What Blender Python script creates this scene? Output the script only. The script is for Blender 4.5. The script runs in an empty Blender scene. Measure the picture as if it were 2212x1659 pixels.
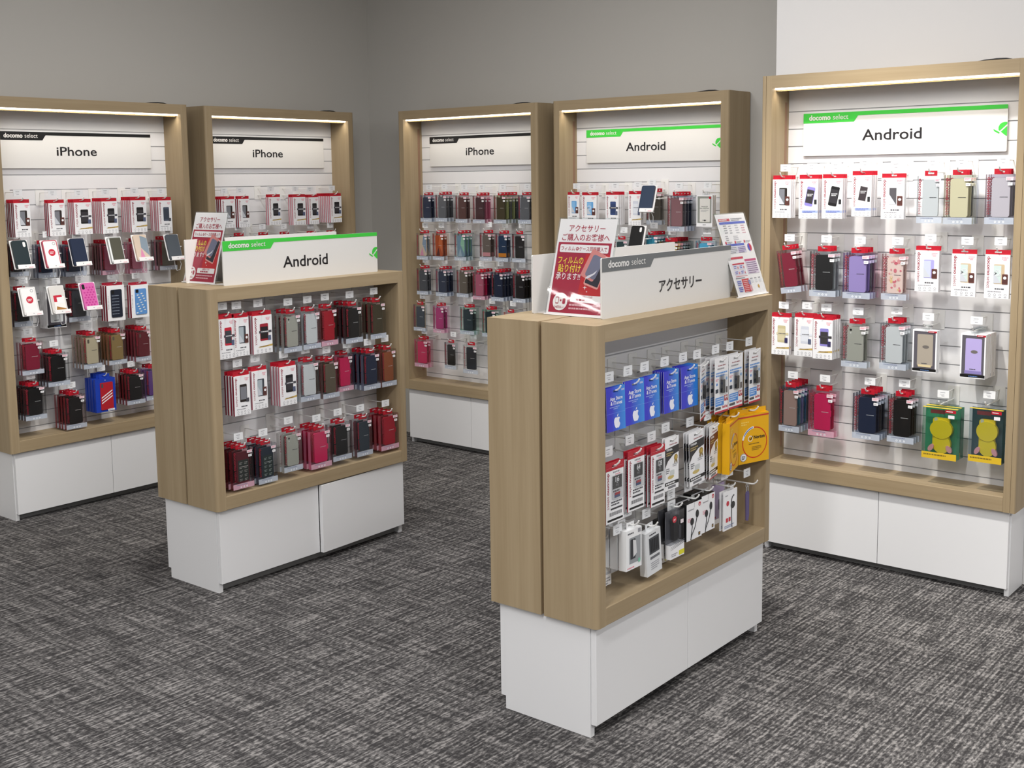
import bpy, math, random
from mathutils import Matrix, Vector
random.seed(7)
R = math.radians
PI = math.pi
scene = bpy.context.scene
COL = scene.collection

# ------------------------------------------------------------------ camera
cam_data = bpy.data.cameras.new('camera')
cam = bpy.data.objects.new('camera', cam_data)
COL.objects.link(cam)
cam_data.sensor_fit = 'HORIZONTAL'
cam_data.sensor_width = 36.0
cam_data.lens = 2528.67 / 2212 * 36.0
cam_data.shift_x = -4.33 / 2212
cam_data.shift_y = -135.42 / 2212
cam_data.clip_end = 60
_rt = Vector((0.6377872, -0.77011395, -0.0123286))
_up = Vector((0.1008249, 0.06761001, 0.99260426))
_fw = Vector((0.76358485, 0.63431333, -0.12076746))
_m = Matrix((_rt, _up, -_fw)).transposed().to_4x4()
_m.translation = Vector((0, 0, 1.4746))
cam.matrix_world = _m
scene.camera = cam

# ------------------------------------------------------------------ world, lamps, exposure
world = bpy.data.worlds.new('shop_ambient')
scene.world = world
world.use_nodes = True
bg = world.node_tree.nodes['Background']
bg.inputs[0].default_value = (0.98, 0.985, 1.0, 1)
bg.inputs[1].default_value = 0.38
scene.view_settings.view_transform = 'Standard'
scene.view_settings.look = 'None'
scene.view_settings.exposure = 0.06
scene.view_settings.gamma = 1.0
scene.view_settings.use_curve_mapping = False
scene.cycles.max_bounces = 10
scene.cycles.diffuse_bounces = 4
scene.cycles.glossy_bounces = 3
scene.cycles.transparent_max_bounces = 40
scene.cycles.sample_clamp_indirect = 4.0
scene.cycles.caustics_reflective = False
scene.cycles.caustics_refractive = False


def ceiling_tube(name, x, y, rz, length, width, watts, col=(1, 0.985, 0.975), z=2.93):
    l = bpy.data.lights.new(name, 'AREA')
    l.shape = 'RECTANGLE'
    l.size = length
    l.size_y = width
    l.energy = watts
    l.color = col
    o = bpy.data.objects.new(name, l)
    COL.objects.link(o)
    o.location = (x, y, z)
    o.rotation_euler = (0, 0, rz)
    return o


ceiling_tube('tube_lamp', 1.6, 0.0, 0, 2.4, 0.14, 30)
ceiling_tube('tube_lamp', 1.0, -2.2, 0, 2.4, 0.14, 104)
ceiling_tube('tube_lamp', -1.05, 4.67, R(38), 1.2, 0.045, 7, z=2.7)
ceiling_tube('tube_lamp', -1.16, 4.46, R(34), 0.55, 0.035, 3, z=2.7)
ceiling_tube('tube_lamp', -0.5, 1.0, 0, 2.0, 0.14, 100)
ceiling_tube('tube_lamp', -2.6, 2.6, R(90), 2.4, 0.14, 75)  # unseen fill light, added to lift the right wall and island ends
ceiling_tube('tube_lamp', 1.6, 3.15, 0, 2.4, 0.10, 14)
ceiling_tube('tube_lamp', 2.9, 2.3, R(90), 2.6, 0.10, 46)


def ceiling_spot(name, loc, target, watts, angle, col=(1, 0.96, 0.88)):
    l = bpy.data.lights.new(name, 'SPOT')
    l.energy = watts
    l.spot_size = R(angle)
    l.spot_blend = 0.7
    l.shadow_soft_size = 0.05
    l.color = col
    o = bpy.data.objects.new(name, l)
    COL.objects.link(o)
    o.location = loc
    o.rotation_euler = (Vector(target) - Vector(loc)).to_track_quat('-Z', 'Y').to_euler()


ceiling_spot('spot_lamp', (3.0, 1.70, 2.9), (4.1, 1.66, 0.85), 150, 48)
ceiling_spot('spot_lamp', (3.05, 3.0, 2.9), (4.62, 3.1, 0.20), 55, 44)
ceiling_spot('spot_lamp', (3.05, 4.1, 2.9), (4.62, 4.2, 0.20), 70, 44)
ceiling_spot('spot_lamp', (2.4, 3.25, 2.9), (2.85, 4.9, 0.10), 95, 40)
ceiling_spot('spot_lamp', (2.9, 0.0, 2.9), (2.9, 0.0, 0.0), 210, 72)  # unseen downlight added to brighten the carpet at front right

# ------------------------------------------------------------------ materials
_mats = {}


def srgb(h):
    h = h.lstrip('#')
    v = [int(h[i:i + 2], 16) / 255 for i in (0, 2, 4)]
    return tuple((c / 12.92 if c <= 0.04045 else ((c + 0.055) / 1.055) ** 2.4) for c in v)


def M(h, rough=0.45, metal=0.0, spec=0.4):
    key = (h, rough, metal)
    if key in _mats:
        return _mats[key]
    m = bpy.data.materials.new('paint_' + h.strip('#'))
    m.use_nodes = True
    b = m.node_tree.nodes['Principled BSDF']
    b.inputs['Base Color'].default_value = srgb(h) + (1,)
    b.inputs['Roughness'].default_value = rough
    b.inputs['Metallic'].default_value = metal
    b.inputs['Specular IOR Level'].default_value = spec
    _mats[key] = m
    return m


def clear(h='#f1f4f5', gloss=0.10, cover=0.0, paint='#ffffff', rough=0.12):
    """clear plastic: tinted transparency with a weak gloss; cover = share of printed ink"""
    key = ('clear', h, gloss, cover, paint, rough)
    if key in _mats:
        return _mats[key]
    m = bpy.data.materials.new('clear_plastic')
    m.use_nodes = True
    nt = m.node_tree
    nt.nodes.remove(nt.nodes['Principled BSDF'])
    out = nt.nodes['Material Output']
    tr = nt.nodes.new('ShaderNodeBsdfTransparent')
    tr.inputs[0].default_value = tuple(0.45 + 0.55 * c for c in srgb(h)) + (1,)
    gl = nt.nodes.new('ShaderNodeBsdfGlossy')
    gl.inputs['Roughness'].default_value = rough
    gl.inputs['Color'].default_value = (0.9, 0.9, 0.9, 1)
    lw = nt.nodes.new('ShaderNodeLayerWeight')
    lw.inputs[0].default_value = 0.25
    ma = nt.nodes.new('ShaderNodeMath')
    ma.operation = 'MULTIPLY_ADD'
    ma.inputs[1].default_value = 0.35
    ma.inputs[2].default_value = gloss * 0.45
    nt.links.new(lw.outputs['Fresnel'], ma.inputs[0])
    mix = nt.nodes.new('ShaderNodeMixShader')
    nt.links.new(ma.outputs[0], mix.inputs[0])
    nt.links.new(tr.outputs[0], mix.inputs[1])
    nt.links.new(gl.outputs[0], mix.inputs[2])
    last = mix
    if cover > 0:
        di = nt.nodes.new('ShaderNodeBsdfDiffuse')
        di.inputs[0].default_value = srgb(paint) + (1,)
        mix2 = nt.nodes.new('ShaderNodeMixShader')
        mix2.inputs[0].default_value = cover
        nt.links.new(mix.outputs[0], mix2.inputs[1])
        nt.links.new(di.outputs[0], mix2.inputs[2])
        last = mix2
    nt.links.new(last.outputs[0], out.inputs['Surface'])
    _mats[key] = m
    return m


def oak(name, scale):
    m = bpy.data.materials.new(name)
    m.use_nodes = True
    nt = m.node_tree
    b = nt.nodes['Principled BSDF']
    tc = nt.nodes.new('ShaderNodeTexCoord')
    mp = nt.nodes.new('ShaderNodeMapping')
    mp.inputs['Scale'].default_value = scale
    nt.links.new(tc.outputs['Object'], mp.inputs[0])
    n1 = nt.nodes.new('ShaderNodeTexNoise')
    n1.inputs['Scale'].default_value = 1.0
    n1.inputs['Detail'].default_value = 5
    n1.inputs['Roughness'].default_value = 0.6
    nt.links.new(mp.outputs[0], n1.inputs['Vector'])
    mp2 = nt.nodes.new('ShaderNodeMapping')
    mp2.inputs['Scale'].default_value = tuple(s * 6 for s in scale)
    nt.links.new(tc.outputs['Object'], mp2.inputs[0])
    n2 = nt.nodes.new('ShaderNodeTexNoise')
    n2.inputs['Scale'].default_value = 1.0
    n2.inputs['Detail'].default_value = 3
    nt.links.new(mp2.outputs[0], n2.inputs['Vector'])
    mx = nt.nodes.new('ShaderNodeMix')
    mx.inputs[0].default_value = 0.3
    nt.links.new(n1.outputs['Fac'], mx.inputs[2])
    nt.links.new(n2.outputs['Fac'], mx.inputs[3])
    cr = nt.nodes.new('ShaderNodeValToRGB')
    cr.color_ramp.elements[0].position = 0.30
    cr.color_ramp.elements[0].color = OAK_DARK + (1,)
    cr.color_ramp.elements[1].position = 0.72
    cr.color_ramp.elements[1].color = OAK_LIGHT + (1,)
    nt.links.new(mx.outputs[0], cr.inputs[0])
    nt.links.new(cr.outputs[0], b.inputs['Base Color'])
    b.inputs['Roughness'].default_value = 0.5
    b.inputs['Specular IOR Level'].default_value = 0.3
    return m


OAK_DARK = (0.300, 0.224, 0.130)
OAK_LIGHT = (0.405, 0.315, 0.198)
OAK_V = oak('oak_upright_grain', (22, 22, 0.7))
OAK_H = oak('oak_level_grain', (0.7, 22, 22))
OAK_E = srgb('#8a684c')
WHITE = M('#e4e4e5', 0.4)
SLAT = M('#e6e6e8', 0.45)
GREY_GAP = M('#a2a3a6', 0.6)
DARK = M('#2a2a2b', 0.6)
METAL_W = M('#e9e9e7', 0.3)
PAPER = M('#f0f0f2', 0.35)
RED = M('#b3172a', 0.4)
INK = M('#972539', 0.5)
BLACK = M('#161617', 0.4)
CLEAR = clear()


def wall_mat(name, col):
    m = bpy.data.materials.new(name)
    m.use_nodes = True
    nt = m.node_tree
    b = nt.nodes['Principled BSDF']
    b.inputs['Base Color'].default_value = col + (1,)
    b.inputs['Roughness'].default_value = 0.85
    b.inputs['Specular IOR Level'].default_value = 0.15
    n = nt.nodes.new('ShaderNodeTexNoise')
    n.inputs['Scale'].default_value = 140
    bu = nt.nodes.new('ShaderNodeBump')
    bu.inputs['Strength'].default_value = 0.04
    nt.links.new(n.outputs['Fac'], bu.inputs['Height'])
    nt.links.new(bu.outputs[0], b.inputs['Normal'])
    return m


def carpet_mat():
    m = bpy.data.materials.new('striped_carpet')
    m.use_nodes = True
    nt = m.node_tree
    b = nt.nodes['Principled BSDF']
    b.inputs['Roughness'].default_value = 0.95
    b.inputs['Specular IOR Level'].default_value = 0.05
    tc = nt.nodes.new('ShaderNodeTexCoord')

    def noise(scale, detail=2, rough=0.5):
        mp = nt.nodes.new('ShaderNodeMapping')
        mp.inputs['Scale'].default_value = scale
        mp.inputs['Rotation'].default_value = (0, 0, R(-0.5))
        nt.links.new(tc.outputs['Object'], mp.inputs[0])
        n = nt.nodes.new('ShaderNodeTexNoise')
        n.inputs['Scale'].default_value = 1
        n.inputs['Detail'].default_value = detail
        n.inputs['Roughness'].default_value = rough
        nt.links.new(mp.outputs[0], n.inputs['Vector'])
        return n.outputs['Fac']

    def math_(op, a, c=None, v=None):
        n = nt.nodes.new('ShaderNodeMath')
        n.operation = op
        nt.links.new(a, n.inputs[0])
        if c is not None:
            nt.links.new(c, n.inputs[1])
        elif v is not None:
            n.inputs[1].default_value = v
        return n.outputs[0]

    lines = noise((5, 120, 1), 1)          # yarn lines along x
    dashes = noise((62, 130, 1), 1, 0.6)   # short loops
    patches = noise((5.5, 3.0, 1), 3)      # light and dark patches
    cross = noise((62, 4.0, 1), 1)         # faint lines across
    fine = noise((330, 330, 1), 1)
    s = math_('MULTIPLY', lines, v=0.34)
    s = math_('ADD', s, math_('MULTIPLY', dashes, v=0.36))
    s = math_('ADD', s, math_('MULTIPLY', patches, v=0.04))
    s = math_('ADD', s, math_('MULTIPLY', cross, v=0.20))
    s = math_('ADD', s, math_('MULTIPLY', fine, v=0.09))
    cr = nt.nodes.new('ShaderNodeValToRGB')
    e = cr.color_ramp.elements
    e[0].position = 0.455
    e[0].color = (0.042, 0.040, 0.041, 1)
    e[1].position = 0.62
    e[1].color = (0.275, 0.262, 0.255, 1)
    k = cr.color_ramp.elements.new(0.535)
    k.color = (0.112, 0.107, 0.106, 1)
    nt.links.new(s, cr.inputs[0])
    nt.links.new(cr.outputs[0], b.inputs['Base Color'])
    bu = nt.nodes.new('ShaderNodeBump')
    bu.inputs['Strength'].default_value = 0.35
    bu.inputs['Distance'].default_value = 0.004
    nt.links.new(s, bu.inputs['Height'])
    nt.links.new(bu.outputs[0], b.inputs['Normal'])
    return m


def emit(name, col, s):
    m = bpy.data.materials.new(name)
    m.use_nodes = True
    nt = m.node_tree
    nt.nodes.remove(nt.nodes['Principled BSDF'])
    e = nt.nodes.new('ShaderNodeEmission')
    e.inputs[0].default_value = col + (1,)
    e.inputs[1].default_value = s
    nt.links.new(e.outputs[0], nt.nodes['Material Output'].inputs['Surface'])
    return m


LED = emit('led_light', (1.0, 0.93, 0.82), 6.0)


def blue_print():
    m = bpy.data.materials.new('blue_card_print')
    m.use_nodes = True
    nt = m.node_tree
    b = nt.nodes['Principled BSDF']
    b.inputs['Roughness'].default_value = 0.35
    tc = nt.nodes.new('ShaderNodeTexCoord')
    sx = nt.nodes.new('ShaderNodeSeparateXYZ')
    nt.links.new(tc.outputs['Object'], sx.inputs[0])
    mr = nt.nodes.new('ShaderNodeMapRange')
    mr.inputs[1].default_value = -0.02
    mr.inputs[2].default_value = 0.045
    nt.links.new(sx.outputs['X'], mr.inputs[0])
    cr = nt.nodes.new('ShaderNodeValToRGB')
    cr.color_ramp.elements[0].color = srgb('#2a2cc4') + (1,)
    cr.color_ramp.elements[1].color = srgb('#2f8fe0') + (1,)
    nt.links.new(mr.outputs[0], cr.inputs[0])
    nt.links.new(cr.outputs[0], b.inputs['Base Color'])
    return m


BLUECARD = blue_print()

# ------------------------------------------------------------------ mesh helper
_glyphs = {}


def glyph_mesh(s, bold):
    k = (s, bold)
    if k not in _glyphs:
        cu = bpy.data.curves.new('lettering', 'FONT')
        cu.body = s
        cu.resolution_u = 3
        cu.offset = bold
        o = bpy.data.objects.new('lettering', cu)
        COL.objects.link(o)
        dg = bpy.context.evaluated_depsgraph_get()
        me = bpy.data.meshes.new_from_object(o.evaluated_get(dg))
        vs = [(v.co.x, v.co.y) for v in me.vertices]
        fs = [tuple(p.vertices) for p in me.polygons]
        bpy.data.objects.remove(o)
        bpy.data.curves.remove(cu)
        bpy.data.meshes.remove(me)
        xs = [v[0] for v in vs]
        _glyphs[k] = (vs, fs, min(xs), max(xs))
    return _glyphs[k]


class MB:
    def __init__(self):
        self.v, self.f, self.fm, self.mats = [], [], [], []

    def mi(self, m):
        if m not in self.mats:
            self.mats.append(m)
        return self.mats.index(m)

    def face(self, pts, m):
        n = len(self.v)
        self.v += [tuple(p) for p in pts]
        self.f.append(tuple(range(n, n + len(pts))))
        self.fm.append(self.mi(m))

    def box(self, x0, x1, y0, y1, z0, z1, m, skip='', left=None, right=None, top=None, front=None, back=None):
        n = len(self.v)
        self.v += [(x, y, z) for x in (x0, x1) for y in (y0, y1) for z in (z0, z1)]
        F = {'l': (0, 1, 3, 2), 'r': (4, 6, 7, 5), 'f': (0, 4, 5, 1), 'b': (2, 3, 7, 6), 'd': (0, 2, 6, 4), 't': (1, 5, 7, 3)}
        o = {'l': left, 'r': right, 't': top, 'f': front, 'b': back}
        for k, q in F.items():
            if k in skip:
                continue
            self.f.append(tuple(n + i for i in q))
            self.fm.append(self.mi(o.get(k) or m))
        return self

    def rrpts(self, x0, x1, z0, z1, r, seg=4):
        r = min(r, (x1 - x0) / 2.01, (z1 - z0) / 2.01)
        P = []
        for cx, cz, a in ((x1 - r, z0 + r, -90), (x1 - r, z1 - r, 0), (x0 + r, z1 - r, 90), (x0 + r, z0 + r, 180)):
            for i in range(seg + 1):
                t = R(a + 90 * i / seg)
                P.append((cx + r * math.cos(t), cz + r * math.sin(t)))
        return P

    def prism(self, pts, y0, y1, m, side=None):
        """outline in x,z (counter-clockwise seen from -y) from y0 (front) to y1"""
        self.face([(x, y0, z) for x, z in pts], m)
        self.face([(x, y1, z) for x, z in reversed(pts)], m)
        k = len(pts)
        for i in range(k):
            a, b = pts[i], pts[(i + 1) % k]
            self.face([(a[0], y0, a[1]), (a[0], y1, a[1]), (b[0], y1, b[1]), (b[0], y0, b[1])], side or m)
        return self

    def rbox(self, x0, x1, y0, y1, z0, z1, r, m, side=None, seg=4):
        return self.prism(self.rrpts(x0, x1, z0, z1, r, seg), y0, y1, m, side)

    def flat(self, pts, y, m):
        self.face([(x, y, z) for x, z in pts], m)
        return self

    def rect(self, x0, x1, z0, z1, y, m):
        return self.flat([(x0, z0), (x1, z0), (x1, z1), (x0, z1)], y, m)

    def rrect(self, x0, x1, z0, z1, r, y, m, seg=4):
        return self.flat(self.rrpts(x0, x1, z0, z1, r, seg), y, m)

    def disc(self, cx, cz, r, y, m, seg=16, rz=None):
        rz = rz or r
        return self.flat([(cx + r * math.cos(2 * PI * i / seg), cz + rz * math.sin(2 * PI * i / seg)) for i in range(seg)], y, m)

    def ring(self, cx, cz, r0, r1, y, m, seg=20, a0=0, a1=360):
        for i in range(seg):
            t0, t1 = R(a0 + (a1 - a0) * i / seg), R(a0 + (a1 - a0) * (i + 1) / seg)
            self.flat([(cx + r0 * math.cos(t0), cz + r0 * math.sin(t0)), (cx + r1 * math.cos(t0), cz + r1 * math.sin(t0)),
                       (cx + r1 * math.cos(t1), cz + r1 * math.sin(t1)), (cx + r0 * math.cos(t1), cz + r0 * math.sin(t1))], y, m)
        return self

    def bars(self, x0, x1, z, n, h, gap, y, m, seed=1):
        """rows of illegible small print as broken dashes"""
        rnd = random.Random(seed)
        for i in range(n):
            x = x0
            zz = z - i * (h + gap)
            end = x1 - (0 if i < n - 1 else (x1 - x0) * 0.25)
            while x < end:
                w = min(rnd.uniform(0.6, 2.2) * h, end - x)
                self.rect(x, x + w, zz - h, zz, y, m)
                x += w + h * 0.35
        return self

    def text(self, s, x, z, size, y, m, rot=0, bold=0.0, align='l', width=None):
        vs, fs, a, b = glyph_mesh(s, bold)
        k = size
        kx = k if width is None else width / (b - a)
        off = {'l': -a, 'c': -(a + b) / 2, 'r': -b}[align]
        c, sn = math.cos(R(rot)), math.sin(R(rot))
        n = len(self.v)
        for vx, vz in vs:
            px, pz = (vx + off) * kx, vz * k
            self.v.append((x + px * c - pz * sn, y, z + px * sn + pz * c))
        mi = self.mi(m)
        for f in fs:
            self.f.append(tuple(n + i for i in f))
            self.fm.append(mi)
        return self

    def tube(self, path, r, m, seg=8, closed=False):
        P = [Vector(p) for p in path]
        n0 = len(self.v)
        k = len(P)
        up = None
        for i, p in enumerate(P):
            a = P[(i - 1) % k] if (closed or i > 0) else p
            b = P[(i + 1) % k] if (closed or i < k - 1) else p
            t = (b - a).normalized()
            if up is None:
                up = Vector((0, 0, 1)) if abs(t.z) < 0.9 else Vector((1, 0, 0))
            s = t.cross(up).normalized()
            up = s.cross(t).normalized()
            for j in range(seg):
                q = 2 * PI * j / seg
                self.v.append(tuple(p + s * (r * math.cos(q)) + up * (r * math.sin(q))))
        mi = self.mi(m)
        for i in range(k if closed else k - 1):
            for j in range(seg):
                a = n0 + i * seg + j
                b = n0 + i * seg + (j + 1) % seg
                c = n0 + ((i + 1) % k) * seg + (j + 1) % seg
                d = n0 + ((i + 1) % k) * seg + j
                self.f.append((a, b, c, d))
                self.fm.append(mi)
        if not closed:
            self.f.append(tuple(n0 + j for j in reversed(range(seg))))
            self.fm.append(mi)
            self.f.append(tuple(n0 + (k - 1) * seg + j for j in range(seg)))
            self.fm.append(mi)
        return self

    def mesh(self, name):
        me = bpy.data.meshes.new(name)
        me.from_pydata(self.v, [], self.f)
        for m in self.mats:
            me.materials.append(m)
        me.polygons.foreach_set('material_index', self.fm)
        me.update()
        return me


def obj(name, mesh, parent=None, label=None):
    o = bpy.data.objects.new(name, mesh)
    COL.objects.link(o)
    if parent is not None:
        o.parent = parent
    if label:
        o['label'] = label
    return o


def part(name, mb, parent, label=None, bevel=0):
    o = obj(name, mb.mesh(name), parent, label)
    if bevel:
        md = o.modifiers.new('bevel', 'BEVEL')
        md.width = bevel
        md.segments = 2
        md.limit_method = 'ANGLE'
    return o


def tag(o, label, cat, group=None):
    o['label'] = label
    o['category'] = cat
    if group:
        o['group'] = group
    return o


def thing(name, label, cat, mat4, group=None):
    o = bpy.data.objects.new(name, None)
    o.empty_display_size = 0.02
    COL.objects.link(o)
    o.matrix_world = mat4
    return tag(o, label, cat, group)


def place(name, template, label, cat, mat4, group=None):
    """a copy of a thing: an Empty with one object per part, sharing the part meshes"""
    r = thing(name, label, cat, mat4, group)
    made = {}
    for pn, me, lab in template:
        up = made.get('clear_box') if pn in ('price_sticker', 'bottom_label', 'round_sticker') else None
        o = obj(pn, me, up or r, lab)
        made.setdefault(pn, o)
    return r


def structure(name, mb, label):
    o = obj(name, mb.mesh(name))
    o['kind'] = 'structure'
    o['label'] = label
    o['category'] = name.split('_')[0]
    return o


# ------------------------------------------------------------------ fixture frames: local x along the front, y into the fixture, z up
H = 1.85
DEP = 0.192
W_LEFT, W_RIGHT = 0.9828, 0.9781
HI, ISL, DI, GI = 1.1044, 0.9691, 0.1747, 0.0105
ZB, ZO = 0.3093, 0.3626
SLAT_V = 0.145


def frame(x, y, deg):
    return Matrix.Translation((x, y, 0)) @ Matrix.Rotation(R(deg), 4, 'Z')


FX = {'A': frame(2.4383, 4.8797, 0), 'B': frame(3.5199, 4.8797, 0),
      'C': frame(4.6155, 4.6481, -90), 'D': frame(4.6155, 3.572, -90),
      'E': frame(4.0969, 2.16, -89.63), 'I': frame(2.4367, 3.4039, 0.5), 'J': frame(2.3734, 1.7037, 0.5)}
BAY = {'A': 'far-left wall bay', 'B': 'left-wall corner bay', 'C': 'right-wall corner bay', 'D': 'middle right-wall bay',
       'E': 'white-wall bay', 'I': 'green-sign island', 'J': 'grey-sign island'}
ROWN = {1: 'top row', 2: 'second row', 3: 'third row', 4: 'fourth row', 5: 'bottom row'}
ORD = ['first', 'second', 'third', 'fourth', 'fifth', 'sixth', 'seventh', 'eighth', 'ninth', 'tenth']

# ------------------------------------------------------------------ the room
GREYWALL = wall_mat('grey_wall_paint', (0.50, 0.485, 0.455))
WHITEWALL = wall_mat('white_wall_paint', (0.66, 0.65, 0.645))
YL, XR, XE, YE = 5.082, 4.815, 4.302, 2.208
mb = MB(); mb.box(-5.5, XR + .1, -4.5, YL + .1, -0.1, 0.0, carpet_mat()); structure('floor', mb, 'grey striped carpet floor of the shop')
mb = MB(); mb.box(-5.5, XR + .1, -4.5, YL + .1, 2.95, 3.05, M('#e8e8e6', 0.9)); structure('ceiling', mb, 'white ceiling of the shop')
mb = MB(); mb.box(-5.5, XR + .1, YL, YL + .1, 0, 2.95, GREYWALL); structure('wall_left', mb, 'grey painted wall behind the left bays')
mb = MB(); mb.box(XR, XR + .1, YE - .1, YL, 0, 2.95, GREYWALL); structure('wall_right', mb, 'grey painted wall behind the corner bays')
mb = MB(); mb.box(XE, XR + .1, -4.5, YE, 0, 2.95, WHITEWALL); structure('wall_front', mb, 'white wall section standing forward behind the right bay')


# ------------------------------------------------------------------ signs
GREEN, SIGNGREY, SIGNBLACK = M('#41c444', 0.4), M('#6a6e70', 0.4), M('#191a1c', 0.35)
SIGNWHITE = M('#dddcda', 0.4)


def sign_face(mb, w, h, band, word, wx0, wx1, base, cap, emblem, y=-0.0008, text_bold=0.012, kx=1.0):
    st, tb = 0.0145, 0.037
    mb.flat([(0, h - tb), (.203 * kx, h - tb), (.219 * kx, h - st), (w, h - st), (w, h), (0, h)], y, band)
    mb.text('docomo', .0235 * kx, h - .0262, .0265, y * 2, SIGNWHITE, bold=0.035, width=.087 * kx)
    mb.text('select', .120 * kx, h - .0262, .0265, y * 2, SIGNWHITE, bold=0.0, width=.061 * kx)
    mb.text(word, wx0, h - base, cap / .72, y, M('#1d1b1e', 0.4), bold=text_bold, width=wx1 - wx0)
    if emblem:
        q = lambda a, b: (w + (a - 2072) * .000443, h - (b - 395) * .000413)
        mb.flat([q(2071, 556), q(2071, 541), q(2052, 540), q(2030, 545), q(2014, 560), q(2005, 582), q(2006, 605), q(2014, 612)][::-1], y, band)
        mb.flat([q(2071, 572), q(2024, 620), q(2060, 652), q(2071, 656)], y, band)
        mb.flat([q(1966, 600), q(1972, 598), q(2012, 622), q(2016, 630), q(2008, 635), q(1974, 614)], y, band)


def wall_sign(f, u0, kind, label):
    t = thing('header_sign', label, 'sign', FX[f] @ Matrix.Translation((u0, 0.134, 1.548)), 'header signs on the wall bays')
    w, h = .757, .161
    mb = MB(); mb.rbox(0, w, 0, .006, 0, h, .004, SIGNWHITE)
    if kind == 'black':
        sign_face(mb, w, h, SIGNBLACK, 'iPhone', .268, .468, .104, .041, False)
    else:
        sign_face(mb, w, h, GREEN, 'Android', .236, .460, .107, .041, True)
    part('board', mb, t)
    mb = MB()
    for x in (.15, .6):
        mb.box(x, x + .04, .006, .011, .06, .12, METAL_W)
    part('mounting_clip', mb, t)


wall_sign('A', .100, 'black', 'white sign with black band reading iPhone, on the far-left wall bay'.replace('iPhone', 'a phone name'))
wall_sign('B', .118, 'black', 'white black-banded sign, on the left-wall corner bay behind the green-sign island')
wall_sign('C', .112, 'black', 'white black-banded sign, on the right-wall corner bay')
wall_sign('D', .108, 'green', 'white green-banded sign, on the middle right-wall bay behind the grey-sign island')
wall_sign('E', .108, 'green', 'white green-banded sign with whole green emblem, on the white-wall bay')


def desk_sign(f, u, v, w, band, word, wx0, wx1, emblem, label, blank=False, base=.112, cap=.043, bold=.012, kx=1.0):
    t = thing('top_sign', label, 'sign', FX[f] @ Matrix.Translation((u, v, HI)), 'upright signs on top of the islands')
    h = .161
    mb = MB(); mb.rbox(0, w, 0, .005, 0, h, .004, SIGNWHITE)
    if not blank:
        sign_face(mb, w, h, band, word, wx0, wx1, base, cap, emblem, text_bold=bold, kx=kx)
    part('board', mb, t)
    mb = MB(); mb.box(.02, w - .02, .005, .075, 0, .003, M('#dcd8d6', .3)) if not blank else mb.box(.02, w - .02, -.07, 0, 0, .003, M('#dcd8d6', .3))
    part('foot', mb, t)


desk_sign('I', .128, .080, .768, GREEN, 'Android', .275, .498, True, 'white green-banded sign standing on top of the green-sign island', kx=1.07)
desk_sign('I', .128, .305, .752, None, '', 0, 0, False, 'blank white sign back standing behind the green-banded island sign', True)
desk_sign('J', .126, .070, .690, SIGNGREY, 'アクセサリー', .279, .514, False, 'white grey-banded sign standing on top of the grey-sign island', base=.110, cap=.029, bold=.02, kx=1.15)
desk_sign('J', .136, .308, .745, None, '', 0, 0, False, 'blank white sign back standing behind the grey-banded island sign', True)


# ------------------------------------------------------------------ fixtures
def upright(mb, x0, x1, y0, y1, z0, z1, m, r=.014, side='l'):
    """board standing along z with a rounded outer front edge"""
    pts = []
    if side == 'l':
        for i in range(6):
            t = R(180 + 90 * i / 5)
            pts.append((x0 + r + r * math.cos(t), y0 + r + r * math.sin(t)))
        pts += [(x1, y0), (x1, y1), (x0, y1)]
    else:
        pts += [(x0, y0)]
        for i in range(6):
            t = R(270 + 90 * i / 5)
            pts.append((x1 - r + r * math.cos(t), y0 + r + r * math.sin(t)))
        pts += [(x1, y1), (x0, y1)]
    k = len(pts)
    mb.face([(x, y, z1) for x, y in pts], m)
    mb.face([(x, y, z0) for x, y in reversed(pts)], m)
    for i in range(k):
        a, b = pts[i], pts[(i + 1) % k]
        mb.face([(a[0], a[1], z0), (b[0], b[1], z0), (b[0], b[1], z1), (a[0], a[1], z1)], m)


def slats(mb, x0, x1, v, z0, z1, th=.012):
    z = 1.719
    gs = [z - .0667 * k for k in range(0, 24)]
    edges = [z1] + [g for g in gs if z0 + .02 < g < z1 - .02] + [z0]
    for a, b in zip(edges[:-1], edges[1:]):
        mb.box(x0, x1, v, v + th, b + (.002 if b > z0 else 0), a - (.002 if a < z1 else 0), SLAT)
    mb.box(x0, x1, v + .0028, v + th + .004, z0, z1, GREY_GAP)


LED_W = 0.85


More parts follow.
